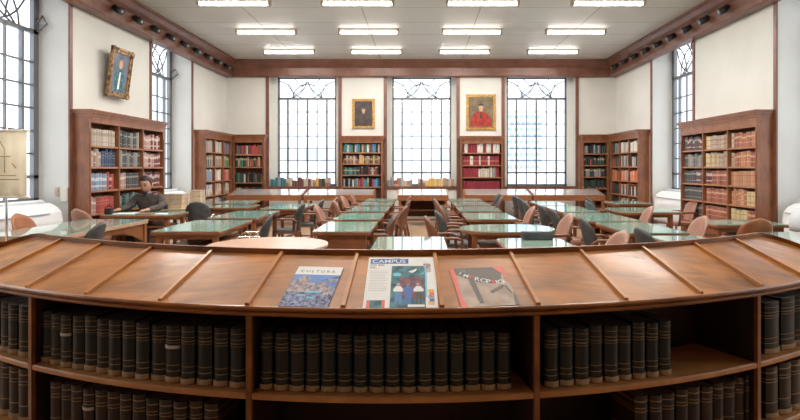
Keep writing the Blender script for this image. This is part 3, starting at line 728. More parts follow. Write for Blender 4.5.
# ------------------------------------------------------------------ tables
def rounded(w, l, rad, n=5, which=(1, 1, 1, 1)):
    out = []
    for q, (sx, sy) in enumerate(((1, 1), (-1, 1), (-1, -1), (1, -1))):
        rr = rad if which[q] else .012
        cx, cy = sx * (w / 2 - rr), sy * (l / 2 - rr)
        for i in range(n + 1):
            a = q * PI / 2 + PI / 2 * i / n; out.append((cx + rr * math.cos(a), cy + rr * math.sin(a)))
    return out
def table(x0, x1, y0, y1, label, rz=0, rad=.02, glass='glassg', solid=False, shelf=True, group='glass-topped reading tables', corners=(1, 1, 1, 1), wd='table'):
    w, l = x1 - x0, y1 - y0; r = empty('reading_table', ((x0 + x1) / 2, (y0 + y1) / 2, 0), rz); tag(r, label, 'table', group)
    if glass: MB().prism(rounded(w - .01, l - .01, rad, which=corners), .742, .752, 0).build('glass_top', M[glass], r)
    MB().prism(rounded(w, l, rad, which=corners), .708, .742, 0).build('tabletop', M[wd], r, .003)
    hw, hl = w / 2 - .05, l / 2 - .05
    if rad > .1: hw, hl = w / 2 - .12, l / 2 - .12
    for sx in (-1, 1):
        for sy in (-1, 1):
            x, y = sx * (hw - .03), sy * (hl - .03)
            MB().box(x - .03, x + .03, y - .03, y + .03, 0, .708).build('leg', M['table'], r, .004)
    a = MB(); dz = .20 if solid else .06
    for sy in (-1, 1): a.box(-hw + .06, hw - .06, *sorted((sy * hl, sy * (hl - .02))), .708 - dz, .708)
    for sx in (-1, 1): a.box(*sorted((sx * hw, sx * (hw - .018))), -hl + .06, hl - .06, .665, .708)
    a.build('apron', M[wd], r)
    if shelf:
        MB().box(-hw + .10, hw - .10, -hl + .03, hl - .03, .54, .56).build('shelf', M['table'], r)
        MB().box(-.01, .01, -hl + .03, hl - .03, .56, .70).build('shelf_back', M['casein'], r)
    MB().box(-.02, .02, -hl + .03, hl - .03, .14, .19).build('stretcher', M['table'], r)
    return r
rowY = [(6.6, 8.08), (8.2, 9.62), (9.77, 11.2), (11.35, 12.75), (12.9, 14.05)]
nm = ['nearest', 'second', 'third', 'fourth', 'fifth']
for i, (a, c) in enumerate(rowY):
    table(-1.29, -.60, a, c - .27, '%s green-glass table %sin the column left of the central aisle' % (nm[i], '' if not i else 'from the front '), solid=True)
for i, (a, c) in enumerate(rowY[1:]):
    table(.68, 1.42, a, c - .27, '%s rectangular green-glass table in the column right of the central aisle' % nm[i], solid=True)
table(.49, 1.66, 6.55, 7.45, 'round-ended green-glass table right of the aisle, behind the front right table', rad=.4)
table(-.47, .25, 4.62, 6.1, 'pale glass table at the centre right behind the curved counter', glass='glassl')
table(.79, 1.48, 4.62, 5.98, 'pale glass table right of centre behind the curved counter', glass='glassl', rad=.1)
table(-3.22, -2.40, 6.62, 8.05, 'green-glass table with open cubby in the left column, nearest', rz=.03)
table(-3.22, -2.46, 8.42, 9.8, 'green-glass table in the left column, second from the front')
table(-2.98, -2.2, 10.3, 11.8, 'green-glass table in the left column, third from the front')
table(-4.45, -3.7, 11.9, 12.9, 'small green-glass table before the left corner bookcase')
table(-4.1, -3.3, 10.6, 11.5, 'green-glass table beside the table with cardboard boxes')
table(2.40, 3.10, 6.45, 7.72, 'green-glass table in the right column, second from the front')
table(2.36, 3.14, 7.9, 9.35, 'green-glass table with open cubby in the right column, third from the front')
table(2.40, 3.08, 9.6, 11.0, 'green-glass table in the right column, fourth from the front')
table(2.40, 3.05, 11.2, 12.5, 'green-glass table in the right column, fifth from the front')
table(2.50, 3.06, 4.8, 6.2, 'green-glass table in the right column just behind the counter', glass='glassl')
table(3.42, 4.45, 9.5, 10.6, 'green-glass table with rounded left corners near the right bookcase', rad=.2, corners=(0, 1, 1, 0))
table(4.15, 4.9, 11.8, 12.7, 'small green-glass table before the right corner bookcase')
table(3.90, 4.88, 7.4, 8.1, 'wide green-glass table with shelf directly before the right bookcase')
table(3.68, 5.0, 5.05, 6.55, 'pale green-glass table with round corner at the right edge', rad=.35, glass='glassl', corners=(0, 1, 0, 0))
# table with boxes
table(-4.92, -4.22, 10.3, 11.1, 'plain wooden table carrying stacked cardboard boxes', glass=None, wd='board', group='plain tables')
# man's table
table(-5.14, -4.0, 8.93, 9.66, 'green-glass table the seated man reads at', rad=.02)
# large near-left table with arched apron
r = empty('library_table', (-4.41, 7.13, 0)); tag(r, 'large glass-topped table with arched apron at the left edge', 'table')
MB().prism(rounded(.9, 2.08, .03), .745, .757).build('glass_top', M['glassl'], r)
MB().prism(rounded(.9, 2.08, .06), .70, .745).build('tabletop', M['tablel'], r, .004)
for sx in (-1, 1):
    n = 14; low = [(-.97 + 1.94 * i / n, .70 - .07 - .2 * abs(-1 + 2 * i / n) ** 2.5) for i in range(n + 1)]
    poly = [(.97, .70), (-.97, .70)] + low
    YZ = Matrix(((0, 0, 1, 0), (1, 0, 0, 0), (0, 1, 0, 0), (0, 0, 0, 1)))
    MB().prism(poly, sx * .40 - .012, sx * .40 + .012, 0, YZ).build('apron', M['table'], r)
for sy in (-1, 1): MB().box(-.39, .39, sy * .95 - .012, sy * .95 + .012, .52, .70).build('apron', M['table'], r)
for sx in (-1, 1):
    for sy in (-1, 1): MB().box(sx * .4 - .035, sx * .4 + .035, sy * .96 - .035, sy * .96 + .035, 0, .70).build('leg', M['table'], r)
# round wooden table
r = empty('round_table', (-1.5, 5.5, 0)); tag(r, 'round pale wooden table just behind the counter, left of centre', 'table')
circ = [(.58 * math.cos(2 * PI * i / 48), .58 * math.sin(2 * PI * i / 48)) for i in range(48)]
MB().prism(circ, .722, .752, 0, None, True).build('tabletop', M['tablel'], r)
MB().prism([(x * .8, y * .8) for x, y in circ], .66, .722, 0, None, True).build('apron', M['table'], r)
MB().tube([(0, 0, .08), (0, 0, .66)], .06, 14).build('pedestal', M['table'], r)
for i in range(4):
    a = PI / 4 + i * PI / 2; MB().tube([(0, 0, .12), (.2 * math.cos(a), .2 * math.sin(a), .07), (.38 * math.cos(a), .38 * math.sin(a), .025)], .03, 8, r2=.025).build('foot', M['table'], r)

# display counters along the back wall
def display(x0, x1, label):
    r = empty('display_case', ((x0 + x1) / 2, 14.35, 0)); tag(r, label, 'display case', 'display cases under the back windows'); hw = (x1 - x0) / 2 - .015
    YZ = Matrix(((0, 0, 1, 0), (1, 0, 0, 0), (0, 1, 0, 0), (0, 0, 0, 1)))
    prof = [(0, .66), (0, .80), (.05, .81), (.72, .93), (.80, .93), (.80, .66)]
    MB().prism(prof, -hw, hw, 0, YZ).build('case_body', M['table'], r)
    MB().add([(-hw + .05, .06, .816), (hw - .05, .06, .816), (hw - .05, .70, .931), (-hw + .05, .70, .931), (-hw + .05, .06, .81), (hw - .05, .06, .81), (hw - .05, .70, .925), (-hw + .05, .70, .925)],
             [(0, 1, 2, 3), (7, 6, 5, 4), (0, 4, 5, 1), (1, 5, 6, 2), (2, 6, 7, 3), (3, 7, 4, 0)]).build('glass_lid', M['lid'], r)
    for sx in (-1, 1):
        for y in (.05, .72): MB().box(sx * (hw - .06) - .03, sx * (hw - .06) + .03, y - .03, y + .03, 0, .66).build('leg', M['table'], r)
    MB().box(-hw + .06, hw - .06, .3, .34, .12, .17).build('stretcher', M['table'], r)
    if x0 > -1.3 and x1 < 1.5:
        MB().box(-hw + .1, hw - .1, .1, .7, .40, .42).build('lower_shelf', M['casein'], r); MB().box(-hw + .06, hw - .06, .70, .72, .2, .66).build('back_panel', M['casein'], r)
M['lid'] = flat('lid_glass', (.42, .38, .36), .10, 0, .8, coat=.6)
display(-5.0, -3.05, 'sloping glass display case under the leftmost back window')
display(-3.03, -1.2, 'sloping glass display case before the mixed-book bookcase')
display(-.62, .72, 'open-legged display case at the end of the central aisle')
display(1.1, 2.85, 'sloping glass display case before the crimson-book bookcase')
display(2.87, 4.75, 'sloping glass display case under the rightmost back window')

# ------------------------------------------------------------------ chairs
def chair_proto(name, pad, shellm, arms):
    r = empty(name)
    W2 = .215
    b = MB(); n1, n2 = 12, 12; fr, bk_ = [], []
    def outl(v):
        return W2 * (1 - max(0, (v - .45) / .55) ** 2.6) ** .5 * (1 - .18 * max(0, (.35 - v) / .35))
    vs = []; 
    for side in (0, 1):
        for j in range(n2 + 1):
            v = j / n2 * .998; hw = max(outl(v), .01)
            for i in range(n1 + 1):
                u = -1 + 2 * i / n1; x = u * hw
                y = -.20 - .10 * v + .09 * (x / W2) ** 2 * (1 - .3 * v)
                th_ = (.024 * math.sqrt(max(0, 1 - abs(u) ** 4)) * (1 if v < .95 else .5)) + .004
                vs.append((x, y + (th_ if side == 0 else -th_ * .7), .47 + .44 * v))
    k1 = (n1 + 1); off = k1 * (n2 + 1); fs = []
    for j in range(n2):
        for i in range(n1):
            a = j * k1 + i; fs.append((a, a + 1, a + 1 + k1, a + k1)); fs.append((off + a, off + a + k1, off + a + 1 + k1, off + a + 1))
    for j in range(n2):
        for i in (0, n1): a = j * k1 + i; fs.append((a, a + k1, off + a + k1, off + a))
    for i in range(n1):
        for j in (0, n2): a = j * k1 + i; fs.append((a, a + 1, off + a + 1, off + a))
    nf = 0
    b.add(vs, fs, 0, None, True)
    for q, f in enumerate(b.f):
        if all(i >= off for i in f) or (any(i >= off for i in f)): b.m[q] = 1
    b.build('backrest', [pad, shellm], r)
    sp_ = [(x, y) for x, y in rounded(.44, .42, .09)]
    b = MB().prism(sp_, .405, .425, 1).prism([(x * .97, y * .97) for x, y in sp_], .425, .455, 0).prism([(x * .9, y * .9) for x, y in sp_], .455, .47, 0)
    b.build('seat', [pad, M['chairw']], r, .008)
    for sx in (-1, 1):
        MB().tube([(sx * .19, .17, .41), (sx * .21, .20, 0)], .02, 8, r2=.014).build('leg', M['chairw'], r)
        MB().tube([(sx * .185, -.20, .62), (sx * .18, -.185, .42), (sx * .20, -.27, 0)], .02, 8, r2=.014).build('leg', M['chairw'], r)
        if arms:
            am = M['chrome'] if arms == 2 else M['chairw']
            MB().tube([(sx * .20, -.22, .60), (sx * .25, -.16, .655), (sx * .255, .06, .655), (sx * .25, .12, .63), (sx * .235, .13, .42)], .015 if arms == 2 else .019, 8).build('armrest', am, r)
        MB().tube([(sx * .20, .185, .2), (sx * .19, -.235, .2)], .011, 6).build('stretcher', M['chairw'], r)
    MB().tube([(-.2, .18, .28), (.2, .18, .28)], .011, 6).build('stretcher', M['chairw'], r)
    return r
protos = {'charcoal': chair_proto('armchair', M['char'], M['char'], 1), 'chrome-armed charcoal': chair_proto('armchair', M['char'], M['char'], 2), 'tan': chair_proto('armchair', M['tan'], M['tan'], 1),
          'brown-backed charcoal': chair_proto('armchair', M['char'], M['chairw'], 1), 'tan-seated charcoal': chair_proto('armchair', M['tan'], M['char'], 1), 'saddle-brown': chair_proto('armchair', M['saddle'], M['saddle'], 1)}
used = {}
R_, L_, A_, T_ = -PI / 2, PI / 2, 0, PI      # faces right, left, away, toward the viewer
def chair(x, y, rz, col, where, j=.0):
    o = protos[col] if col not in used else copy_tree(protos[col]); used[col] = 1
    o.location = (x, y, 0); o.rotation_euler = (0, 0, rz + j)
    tag(o, '%s leather armchair %s' % (col, where), 'chair', 'armchairs at the reading tables')
# left of centre-left column
chair(-1.42, 9.1, R_, 'tan', 'on the left of the second centre-left table')
chair(-1.34, 10.5, R_, 'tan', 'on the left of the third centre-left table', .15)
chair(-1.42, 12.0, R_, 'tan', 'on the left of the fourth centre-left table', -.1)
chair(-1.40, 13.4, R_, 'tan', 'on the left of the fifth centre-left table')
# right of centre-left column
chair(-.62, 7.3, L_, 'brown-backed charcoal', 'right of the nearest centre-left table', .1)
chair(-.52, 8.8, L_, 'brown-backed charcoal', 'right of the second centre-left table', -.1)
chair(-.50, 10.4, L_, 'brown-backed charcoal', 'right of the third centre-left table')
chair(-.52, 12.0, L_, 'brown-backed charcoal', 'right of the fourth centre-left table')
# left of centre-right column
chair(.50, 7.85, R_, 'charcoal', 'in the aisle at the near end of the centre-right column', .15)
chair(.60, 8.75, R_, 'brown-backed charcoal', 'left of the second centre-right table', -.1)
chair(.57, 9.9, R_, 'brown-backed charcoal', 'left of the third centre-right table')
chair(.55, 10.8, R_, 'brown-backed charcoal', 'left of the third centre-right table, its far half', .1)
chair(.55, 12.3, R_, 'charcoal', 'left of the fourth centre-right table')
chair(.35, 6.95, R_, 'brown-backed charcoal', 'at the left end of the round-ended table', .1)
# right of centre-right column
chair(1.46, 8.7, L_, 'tan', 'right of the second centre-right table')
chair(1.66, 7.25, L_, 'tan', 'at the right end of the round-ended table', .1)
chair(1.44, 11.9, L_, 'brown-backed charcoal', 'right of the fourth centre-right table')
chair(1.55, 13.2, L_, 'charcoal', 'right of the farthest centre-right table')
chair(2.28, 12.15, R_, 'charcoal', 'left of the fifth right-column table, near half', .3)
chair(2.24, 11.25, R_, 'charcoal', 'left of the fifth right-column table, front corner', .2)
# left column right side
chair(-2.20, 7.1, L_, 'chrome-armed charcoal', 'on the right of the nearest left-column table', .15)
chair(-2.28, 9.5, L_, 'charcoal', 'on the right of the second left-column table')
chair(-2.14, 10.55, L_, 'charcoal', 'on the right of the third left-column table, near half', .05)
chair(-2.0, 11.4, L_, 'brown-backed charcoal', 'on the right of the third left-column table, far half')
chair(-4.02, 10.18, A_, 'chrome-armed charcoal', 'with its back turned, before the cardboard boxes table', .2)
# right column left side
chair(2.20, 9.05, R_, 'charcoal', 'left of the third right-column table, far half', .15)
chair(2.20, 8.2, R_, 'tan-seated charcoal', 'left of the third right-column table, near half')
chair(2.22, 6.75, R_, 'tan-seated charcoal', 'left of the second right-column table')
chair(2.16, 10.2, R_, 'charcoal', 'left of the fourth right-column table')
chair(1.64, 5.28, L_, 'tan', 'on the right of the front right glass table', .1)
chair(2.46, 5.62, R_, 'charcoal', 'left of the right-column table behind the counter', .1)
chair(3.28, 8.7, L_, 'tan', 'right of the third right-column table', -.1)
chair(3.23, 6.95, L_, 'tan', 'right of the second right-column table')
chair(3.66, 11.35, R_, 'charcoal', 'near the right corner bookcase, farther of two')
chair(3.30, 10.2, R_, 'charcoal', 'near the right corner bookcase, closer of two', .1)
chair(3.98, 6.86, A_, 'saddle-brown', 'with its back turned, before the right bookcase')
chair(-3.78, 6.1, L_, 'chrome-armed charcoal', 'right of the large arched table at left', .1)
chair(-4.96, 7.28, R_, 'saddle-brown', 'on the window side of the large arched table', 0)
chair(-4.9, 8.4, A_ , 'tan', 'near the side of the left bookcase', -.35)
chair(4.98, 10.75, L_, 'tan', 'right of the round-cornered table by the right bookcase', .0)

# ------------------------------------------------------------------ fan coils, lamp, scroll, small things
def fancoil(x, y, sgn, label):
    r = empty('heating_unit', (x, y, 0), PI / 2 if sgn < 0 else -PI / 2); tag(r, label, 'heater', 'white heating units below the side windows')
    # local: x along wall, front toward -y
    hw = .93; P_ = [(.36, .30), (.0, .30), (-.02, .42), (-.02, .70), (.0, .84), (.06, .91), (.16, .965), (.36, .975)]
    YZ = Matrix(((0, 0, 1, 0), (1, 0, 0, 0), (0, 1, 0, 0), (0, 0, 0, 1)))
    MB().prism(P_, -hw, hw, 0, YZ).build('body', M['white'], r, .02)
    MB().box(-hw + .05, hw - .05, .04, .34, 0, .30).build('base', M['white'], r)
    for z in (.5, .82): MB().box(-hw + .08, hw - .3, -.024, -.012, z, z + .012).build('louvre', M['grey'], r)
    MB().box(hw - .26, hw - .16, -.026, -.015, .6, .63).build('badge', M['grey'], r)
    MB().tube([(-hw, .25, 1.0), (hw - .1, .25, 1.0), (hw - .02, .27, .98), (hw - .02, .3, .9)], .022, 8).build('pipe', M['white'], r)
fancoil(-5.48, 7.62, -1, 'long white heating unit under the near left window'); fancoil(-5.48, 12.3, -1, 'white heating unit under the far left window')
fancoil(5.48, 12.2, 1, 'white heating unit under the far right window'); fancoil(5.48, 7.55, 1, 'white heating unit under the near right window')
# white domed shade at the right edge
r = empty('dome_lamp', (4.92, 7.05, 0)); tag(r, 'white domed floor lamp at the right edge by the wall', 'lamp')
b = MB(); prof = [(.235, 1.02), (.24, 1.08), (.235, 1.15), (.21, 1.23), (.16, 1.30), (.09, 1.335), (.012, 1.345)]; n = 24; vs = []; fs = []
prof = [(.235, .70), (.245, .78), (.24, .86), (.215, .93), (.165, .985), (.09, 1.015), (.012, 1.025)]
for rr, z in prof: vs += [(rr * math.cos(2 * PI * i / n), rr * math.sin(2 * PI * i / n), z) for i in range(n)]
for j in range(len(prof) - 1): fs += [(j * n + i, j * n + (i + 1) % n, (j + 1) * n + (i + 1) % n, (j + 1) * n + i) for i in range(n)]
b.add(vs, fs, 0, None, True); o = b.build('lamp_shade', M['whited'], r); sm = o.modifiers.new('Solidify', 'SOLIDIFY'); sm.thickness = .008
MB().tube([(0, 0, .02), (0, 0, 1.01)], .014, 8).build('pole', M['chrome'], r); MB().tube([(0, 0, 0), (0, 0, .025)], .15, 20).build('base', M['chrome'], r)
# scroll banner on stand
r = empty('banner_stand', (-4.33, 5.86, 0)); tag(r, 'cream scroll with a faint drawing hanging on a stand at the left edge', 'banner')
b = MB(); n = 14
vs = [(-.28 + .5 * i / n, -.02 + .012 * math.sin(i * .9), z) for z in (1.20, 1.885) for i in range(n + 1)]
b.add(vs, [(i, i + 1, i + n + 2, i + n + 1) for i in range(n)], 0, None, True); o = b.build('scroll', M['banner'], r); o.modifiers.new('Solidify', 'SOLIDIFY').thickness = .002
d = MB()
for p in ([(-.12, -.04, 1.45), (-.12, -.04, 1.7), (-.06, -.04, 1.8), (0, -.04, 1.7), (0, -.04, 1.45)], [(-.2, -.04, 1.42), (.12, -.04, 1.42)], [(-.18, -.04, 1.38), (.15, -.04, 1.38)], [(-.16, -.04, 1.62), (.06, -.04, 1.62)], [(.08, -.04, 1.55), (.12, -.04, 1.5)]): d.tube(p, .006, 5)
d.build('drawing', M['bannerm'], o)
MB().tube([(-.31, -.02, 1.89), (.25, -.02, 1.89)], .012, 8).build('top_rod', M['cream'], r); MB().tube([(-.31, -.02, 1.195), (.25, -.02, 1.195)], .014, 8).build('bottom_rod', M['cream'], r)
MB().tube([(0, .03, .02), (0, .03, 1.93)], .012, 8).build('pole', M['chrome'], r).location.x = -.03
for i in range(3):
    a = i * 2 * PI / 3 + PI / 2; MB().tube([(-.03, .03, .12), (-.03 + .22 * math.cos(a), .03 + .2 * math.sin(a), .012)], .01, 6).build('foot', M['chrome'], r)
# switch box
r = empty('switch_box', (-5.53, 8.68, 1.0)); tag(r, 'white switch box on the white window recess beside the left bookcase', 'switch box')
MB().box(-.03, .06, -.05, 0, -.02, .19).build('box', M['cream'], r, .006); MB().box(-.13, -.08, -.03, 0, .06, .2).build('thermostat', M['beigep'], r, .004)
r = empty('document_bag', (1.215, 5.86, .753)); tag(r, 'flat dark grey document bag on the far edge of the right-of-centre glass table', 'bag')
MB().prism(rounded(.33, .12, .04), 0, .07).build('body', M['char'], r, .012)
MB().prism(rounded(.335, .10, .03), .07, .082).build('flap', M['char'], r, .005)
# cardboard boxes
for i, (x, y, z, w, d, h) in enumerate([(-4.66, 10.62, .742, .36, .3, .10), (-4.65, 10.63, .842, .35, .29, .09), (-4.64, 10.62, .932, .34, .28, .08), (-4.35, 10.9, .742, .22, .26, .12), (-4.35, 10.9, .862, .21, .25, .11), (-4.35, 10.9, .972, .2, .24, .10)]):
    r = empty('archive_box', (x, y, z)); st = 'larger' if i < 3 else 'smaller'
    tag(r, 'brown archive box, %s of the %s stack on the plain table' % (['lowest', 'middle', 'topmost'][i % 3], st), 'box', 'archive boxes stacked on the plain table')
    MB().box(-w / 2, w / 2, -d / 2, d / 2, 0, h - .03).build('box_body', M['board'], r, .003); MB().box(-w / 2 - .005, w / 2 + .005, -d / 2 - .005, d / 2 + .005, h - .032, h - .001).build('box_lid', M['beigep'], r, .003)
# things on the man's table
r = empty('open_book', (-4.80, 9.12, .753)); tag(r, 'open white book under the reading man\'s hand', 'book')
MB().box(-.17, .0, -.11, .11, 0, .012).build('left_pages', M['sheet'], r, .003); MB().box(.0, .17, -.11, .11, 0, .014).build('right_pages', M['sheet'], r, .003)
r = empty('folder', (-4.48, 9.12, .753)); tag(r, 'flat orange-brown folder before the reading man', 'folder')
MB().box(-.13, .13, -.10, .10, 0, .012).build('cover', M['saddle'], r); MB().box(-.125, .125, -.095, .095, .012, .014).build('sheets', M['tan'], r)
r = empty('paper_pad', (-4.22, 9.11, .753)); tag(r, 'small white paper pad right of the orange-brown folder', 'paper')
MB().box(-.08, .08, -.07, .07, 0, .012).build('sheets', M['sheet'], r); MB().box(-.08, .08, .06, .075, .0, .016).build('binding', M['grey'], r)
r = empty('camera_bag', (-5.06, 9.08, .753)); tag(r, 'small black bag standing at the left end of the man\'s table', 'bag')
MB().prism(rounded(.12, .09, .025), 0, .075).build('body', M['rubber'], r, .01); MB().prism(rounded(.124, .094, .025), .072, .09).build('flap', M['rubber'], r, .008)
MB().tube([(-.055, 0, .08), (-.045, 0, .12), (0, 0, .135), (.045, 0, .12), (.055, 0, .08)], .008, 6).build('handle', M['rubber'], r)

# ------------------------------------------------------------------ the reading man
def skin_obj(name, J, Ed, mat, parent, root=0, sub=2):
    me = bpy.data.meshes.new(name); me.from_pydata([j[:3] for j in J], Ed, []); me.materials.append(mat)
    o = bpy.data.objects.new(name, me); C.objects.link(o); o.parent = parent
    m = o.modifiers.new('Skin', 'SKIN'); m.use_smooth_shade = True
    sv = me.skin_vertices[0].data
    for i, j in enumerate(J):
        r_ = j[3]; sv[i].radius = r_ if isinstance(r_, tuple) else (r_, r_); sv[i].use_root = (i == root)
    s = o.modifiers.new('Subdivision', 'SUBSURF'); s.levels = s.render_levels = sub
    return o
pr = empty('person', (-4.86, 9.98, 0)); tag(pr, 'dark-haired man in a brown-grey sweater, seated reading at the left table', 'person')
# local frame: faces -y
HX = -.05
J = [(0, .08, .56, (.15, .11)), (0, .05, .76, (.15, .10)), (0, .02, .90, (.13, .08)), (0, .02, .97, (.06, .055)), (-.01, -.02, 1.07, .052), (HX * .4, -.05, 1.12, .05)]
Ed = [(0, 1), (1, 2), (2, 3), (3, 4), (4, 5)]
def limb(start, pts):
    global J, Ed
    p = start
    for q in pts: J.append(q); Ed.append((p, len(J) - 1)); p = len(J) - 1
    return p
hands = []
for s, wrist, hd in ((-1, (-.22, -.60, .80), (-.15, -1, 0)), (1, (.26, -.58, .80), (-.1, -1, 0))):
    w = limb(2, [(s * .20, .01, .96, .055), (s * .27, -.04, .86, .048), (s * .28, -.16, .795, .043), (wrist[0], wrist[1], wrist[2], .027)])
    d = Vector(hd).normalized(); u = Vector((-d.y, d.x, 0)); Wv = Vector(wrist)
    p1 = Wv + d * .05; h = limb(w, [(p1.x, p1.y, p1.z - .004, (.034, .018))])
    p2 = Wv + d * .085; h2 = limb(h, [(p2.x, p2.y, p2.z - .006, (.036, .014))])
    for k_, (off_, ln) in enumerate(((-.030, .062), (-.010, .075), (.010, .07), (.030, .055))):
        a = p2 + u * off_ + d * .012; b_ = a + d * ln * .55 + Vector((0, 0, -.004)); c_ = a + d * ln + Vector((0, 0, -.02))
        limb(h2, [(a.x, a.y, a.z, .010), (b_.x, b_.y, b_.z, .009), (c_.x, c_.y, c_.z, .0075)])
    a = Wv + d * .03 - u * (s * .032); b_ = a + d * .03 - u * s * .012; c_ = b_ + d * .025 + Vector((0, 0, -.01))
    limb(h, [(a.x, a.y, a.z, .012), (b_.x, b_.y, b_.z, .010), (c_.x, c_.y, c_.z, .009)])
for s in (-1, 1): limb(0, [(s * .10, .0, .52, .095), (s * .13, -.36, .52, .072), (s * .13, -.38, .30, .058), (s * .13, -.35, .09, .042), (s * .14, -.46, .04, .04)])
body = skin_obj('body', J, Ed, M['skin'], pr)
JS = [(0, .08, .58, (.185, .14)), (0, .05, .76, (.18, .125)), (0, .02, .93, (.20, .125)), (0, .02, 1.005, (.11, .085))]; ES = [(0, 1), (1, 2), (2, 3)]
for s, wx in ((-1, -.225), (1, .265)):
    n0 = len(JS); JS += [(s * .20, .01, .975, .088), (s * .27, -.03, .86, .075), (s * .285, -.17, .815, .064), (wx, -.54, .804, .042)]
    ES += [(2, n0), (n0, n0 + 1), (n0 + 1, n0 + 2), (n0 + 2, n0 + 3)]
skin_obj('sweater', JS, ES, M['sweater'], pr)
MB().tube([(-.004, -.0, 1.04), (-.006, -.012, 1.075)], .072, 16, r2=.062).build('collar', M['shirt'], pr)
JT = [(0, .08, .56, (.17, .13))]; ET = []
for s in (-1, 1):
    n0 = len(JT); JT += [(s * .10, .0, .53, .105), (s * .13, -.36, .53, .085), (s * .13, -.385, .30, .072), (s * .13, -.36, .1, .062)]; ET += [(0, n0), (n0, n0 + 1), (n0 + 1, n0 + 2), (n0 + 2, n0 + 3)]
skin_obj('trousers', JT, ET, M['trouser'], pr)
# head joined to the body look: ellipsoid with jaw, brow and nose
def head():
    b = MB(); nu, nv = 28, 22; vs = []
    for j in range(nv + 1):
        ph = PI * j / nv
        for i in range(nu):
            t = 2 * PI * i / nu
            x = .080 * math.sin(ph) * math.cos(t); y = .098 * math.sin(ph) * math.sin(t); z = .128 * math.cos(ph)
            if z < 0: k_ = 1 - .28 * (-z / .128) ** 1.6; x *= k_; y = y * (1 - .12 * (-z / .128)) - .012 * (-z / .128)
            if y < -.05:      # face side
                fx = math.exp(-(x / .013) ** 2)
                y -= .022 * fx * math.exp(-((z + .018) / .016) ** 2) + .010 * fx * math.exp(-((z - .005) / .02) ** 2)
                y += .009 * math.exp(-((abs(x) - .030) / .014) ** 2) * math.exp(-((z - .012) / .012) ** 2)
                y -= .004 * math.exp(-((z - .034) / .01) ** 2); y -= .005 * math.exp(-(x / .022) ** 2) * math.exp(-((z + .055) / .012) ** 2)
            vs.append((x, y, z))
    fs = [(j * nu + i, j * nu + (i + 1) % nu, (j + 1) * nu + (i + 1) % nu, (j + 1) * nu + i) for j in range(nv) for i in range(nu)]
    b.add(vs, fs, 0, None, True); return b
HM = Matrix.Translation((-.012, -.06, 1.20)) @ Matrix.Rotation(math.radians(10), 4, 'X') @ Matrix.Rotation(math.radians(2), 4, 'Z') 
def on_head(b, name, m):
    o = b.build(name, m, pr); o.matrix_local = HM @ Matrix.Scale(1.22, 4); return o
on_head(head(), 'head', M['skin'])
b = MB(); nu, nv = 28, 12; vs = []
for j in range(nv + 1):
    for i in range(nu):
        t = 2 * PI * i / nu; front = -math.sin(t)
        lim = PI * (.30 if front > .55 else (.30 + .30 * min(1, (.55 - front) / .7)))
        ph = lim * j / nv
        rr = 1.09 + .015 * math.sin(7 * t + j)
        vs.append((.080 * rr * math.sin(ph) * math.cos(t), .098 * rr * math.sin(ph) * math.sin(t), .128 * rr * math.cos(ph)))
b.add(vs, [(j * nu + i, j * nu + (i + 1) % nu, (j + 1) * nu + (i + 1) % nu, (j + 1) * nu + i) for j in range(nv) for i in range(nu)], 0, None, True)
o = on_head(b, 'hair', M['hair']); o.modifiers.new('Solidify', 'SOLIDIFY').thickness = .01
for s in (-1, 1):
    on_head(MB().prism([(s * .082 + .004 * math.cos(a), .01 + .018 * math.sin(a)) for a in [2 * PI * i / 10 for i in range(10)]], -.028, .028), 'ear', M['skin'])
    on_head(MB().tube([(s * .030, -.086, .012), (s * .030, -.094, .012)], .009, 10), 'eye', M['ink'])
    on_head(MB().tube([(s * .016, -.099, .034), (s * .032, -.098, .038), (s * .046, -.088, .034)], .004, 6), 'eyebrow', M['hair'])
    on_head(MB().tube([(s * .031 + .021 * math.cos(a), -.106, .010 + .016 * math.sin(a)) for a in [2 * PI * i / 12 for i in range(13)]], .002, 5), 'glasses', M['rubber'])
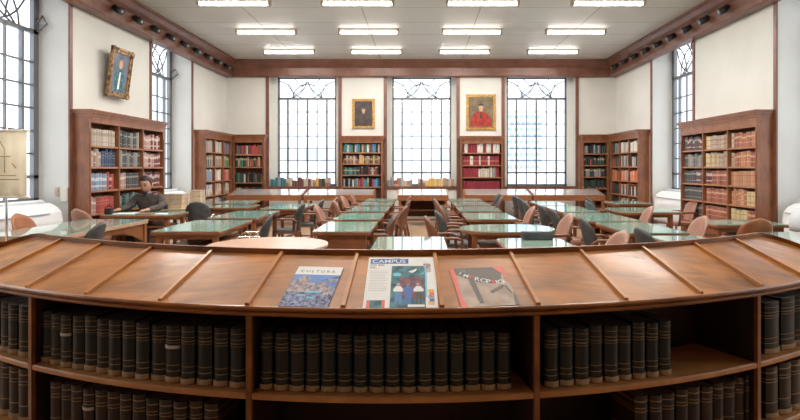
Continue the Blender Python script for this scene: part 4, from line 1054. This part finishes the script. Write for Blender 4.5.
on_head(MB().tube([(-.02, -.092, -.052), (0, -.098, -.054), (.02, -.092, -.052)], .004, 6), 'mouth', M['red'])
on_head(MB().tube([(-.045, -.070, -.085), (-.03, -.082, -.098), (0, -.088, -.104), (.03, -.082, -.098), (.045, -.070, -.085)], .012, 8), 'beard', M['hair'])
for s in (-1, 1):
    MB().prism(rounded(.09, .25, .04), 0, .07).build('shoe', M['rubber'], pr, .01, (s * .14, -.44, 0))
# his chair
o = copy_tree(protos['charcoal']); o.location = (-4.86, 10.12, 0); o.rotation_euler = (0, 0, PI); tag(o, 'charcoal leather armchair the man sits on', 'chair', 'armchairs at the reading tables')

# lettering becomes plain mesh
bpy.context.view_layer.update(); dg = bpy.context.evaluated_depsgraph_get()
for o in [o for o in C.objects if o.type == 'FONT']:
    me = bpy.data.meshes.new_from_object(o.evaluated_get(dg)); n = o.name
    q = bpy.data.objects.new('printed_' + n, me); C.objects.link(q); q.parent = o.parent; q.location = o.location; q.rotation_euler = o.rotation_euler; q.scale = o.scale
    bpy.data.objects.remove(o)
# ------------------------------------------------------------------ world, camera, colour
w = bpy.data.worlds.new('World'); S.world = w; w.use_nodes = True
bg = w.node_tree.nodes['Background']; bg.inputs['Color'].default_value = (.90, .95, 1, 1); bg.inputs['Strength'].default_value = 2.3
cam = bpy.data.cameras.new('Camera'); co = bpy.data.objects.new('Camera', cam); C.objects.link(co)
co.location = (0, 0, EYE); co.rotation_euler = (PI / 2, 0, 0)
cam.sensor_width = 36; cam.lens = F / 800 * 36; cam.shift_x = (400 - CX) / 800; cam.shift_y = (CY - 210) / 800; cam.clip_end = 200
S.camera = co
S.view_settings.view_transform = 'Standard'; S.view_settings.look = 'None'; S.view_settings.gamma = 1
S.view_settings.use_curve_mapping = False; S.view_settings.exposure = 0.78
S.cycles.use_denoising = True
S.cycles.max_bounces = 8; S.cycles.diffuse_bounces = 5; S.cycles.glossy_bounces = 4; S.cycles.transparent_max_bounces = 8
S.cycles.sample_clamp_indirect = 6
print('books', NBOOK[0], 'stuff faces', len(STUFF.f))
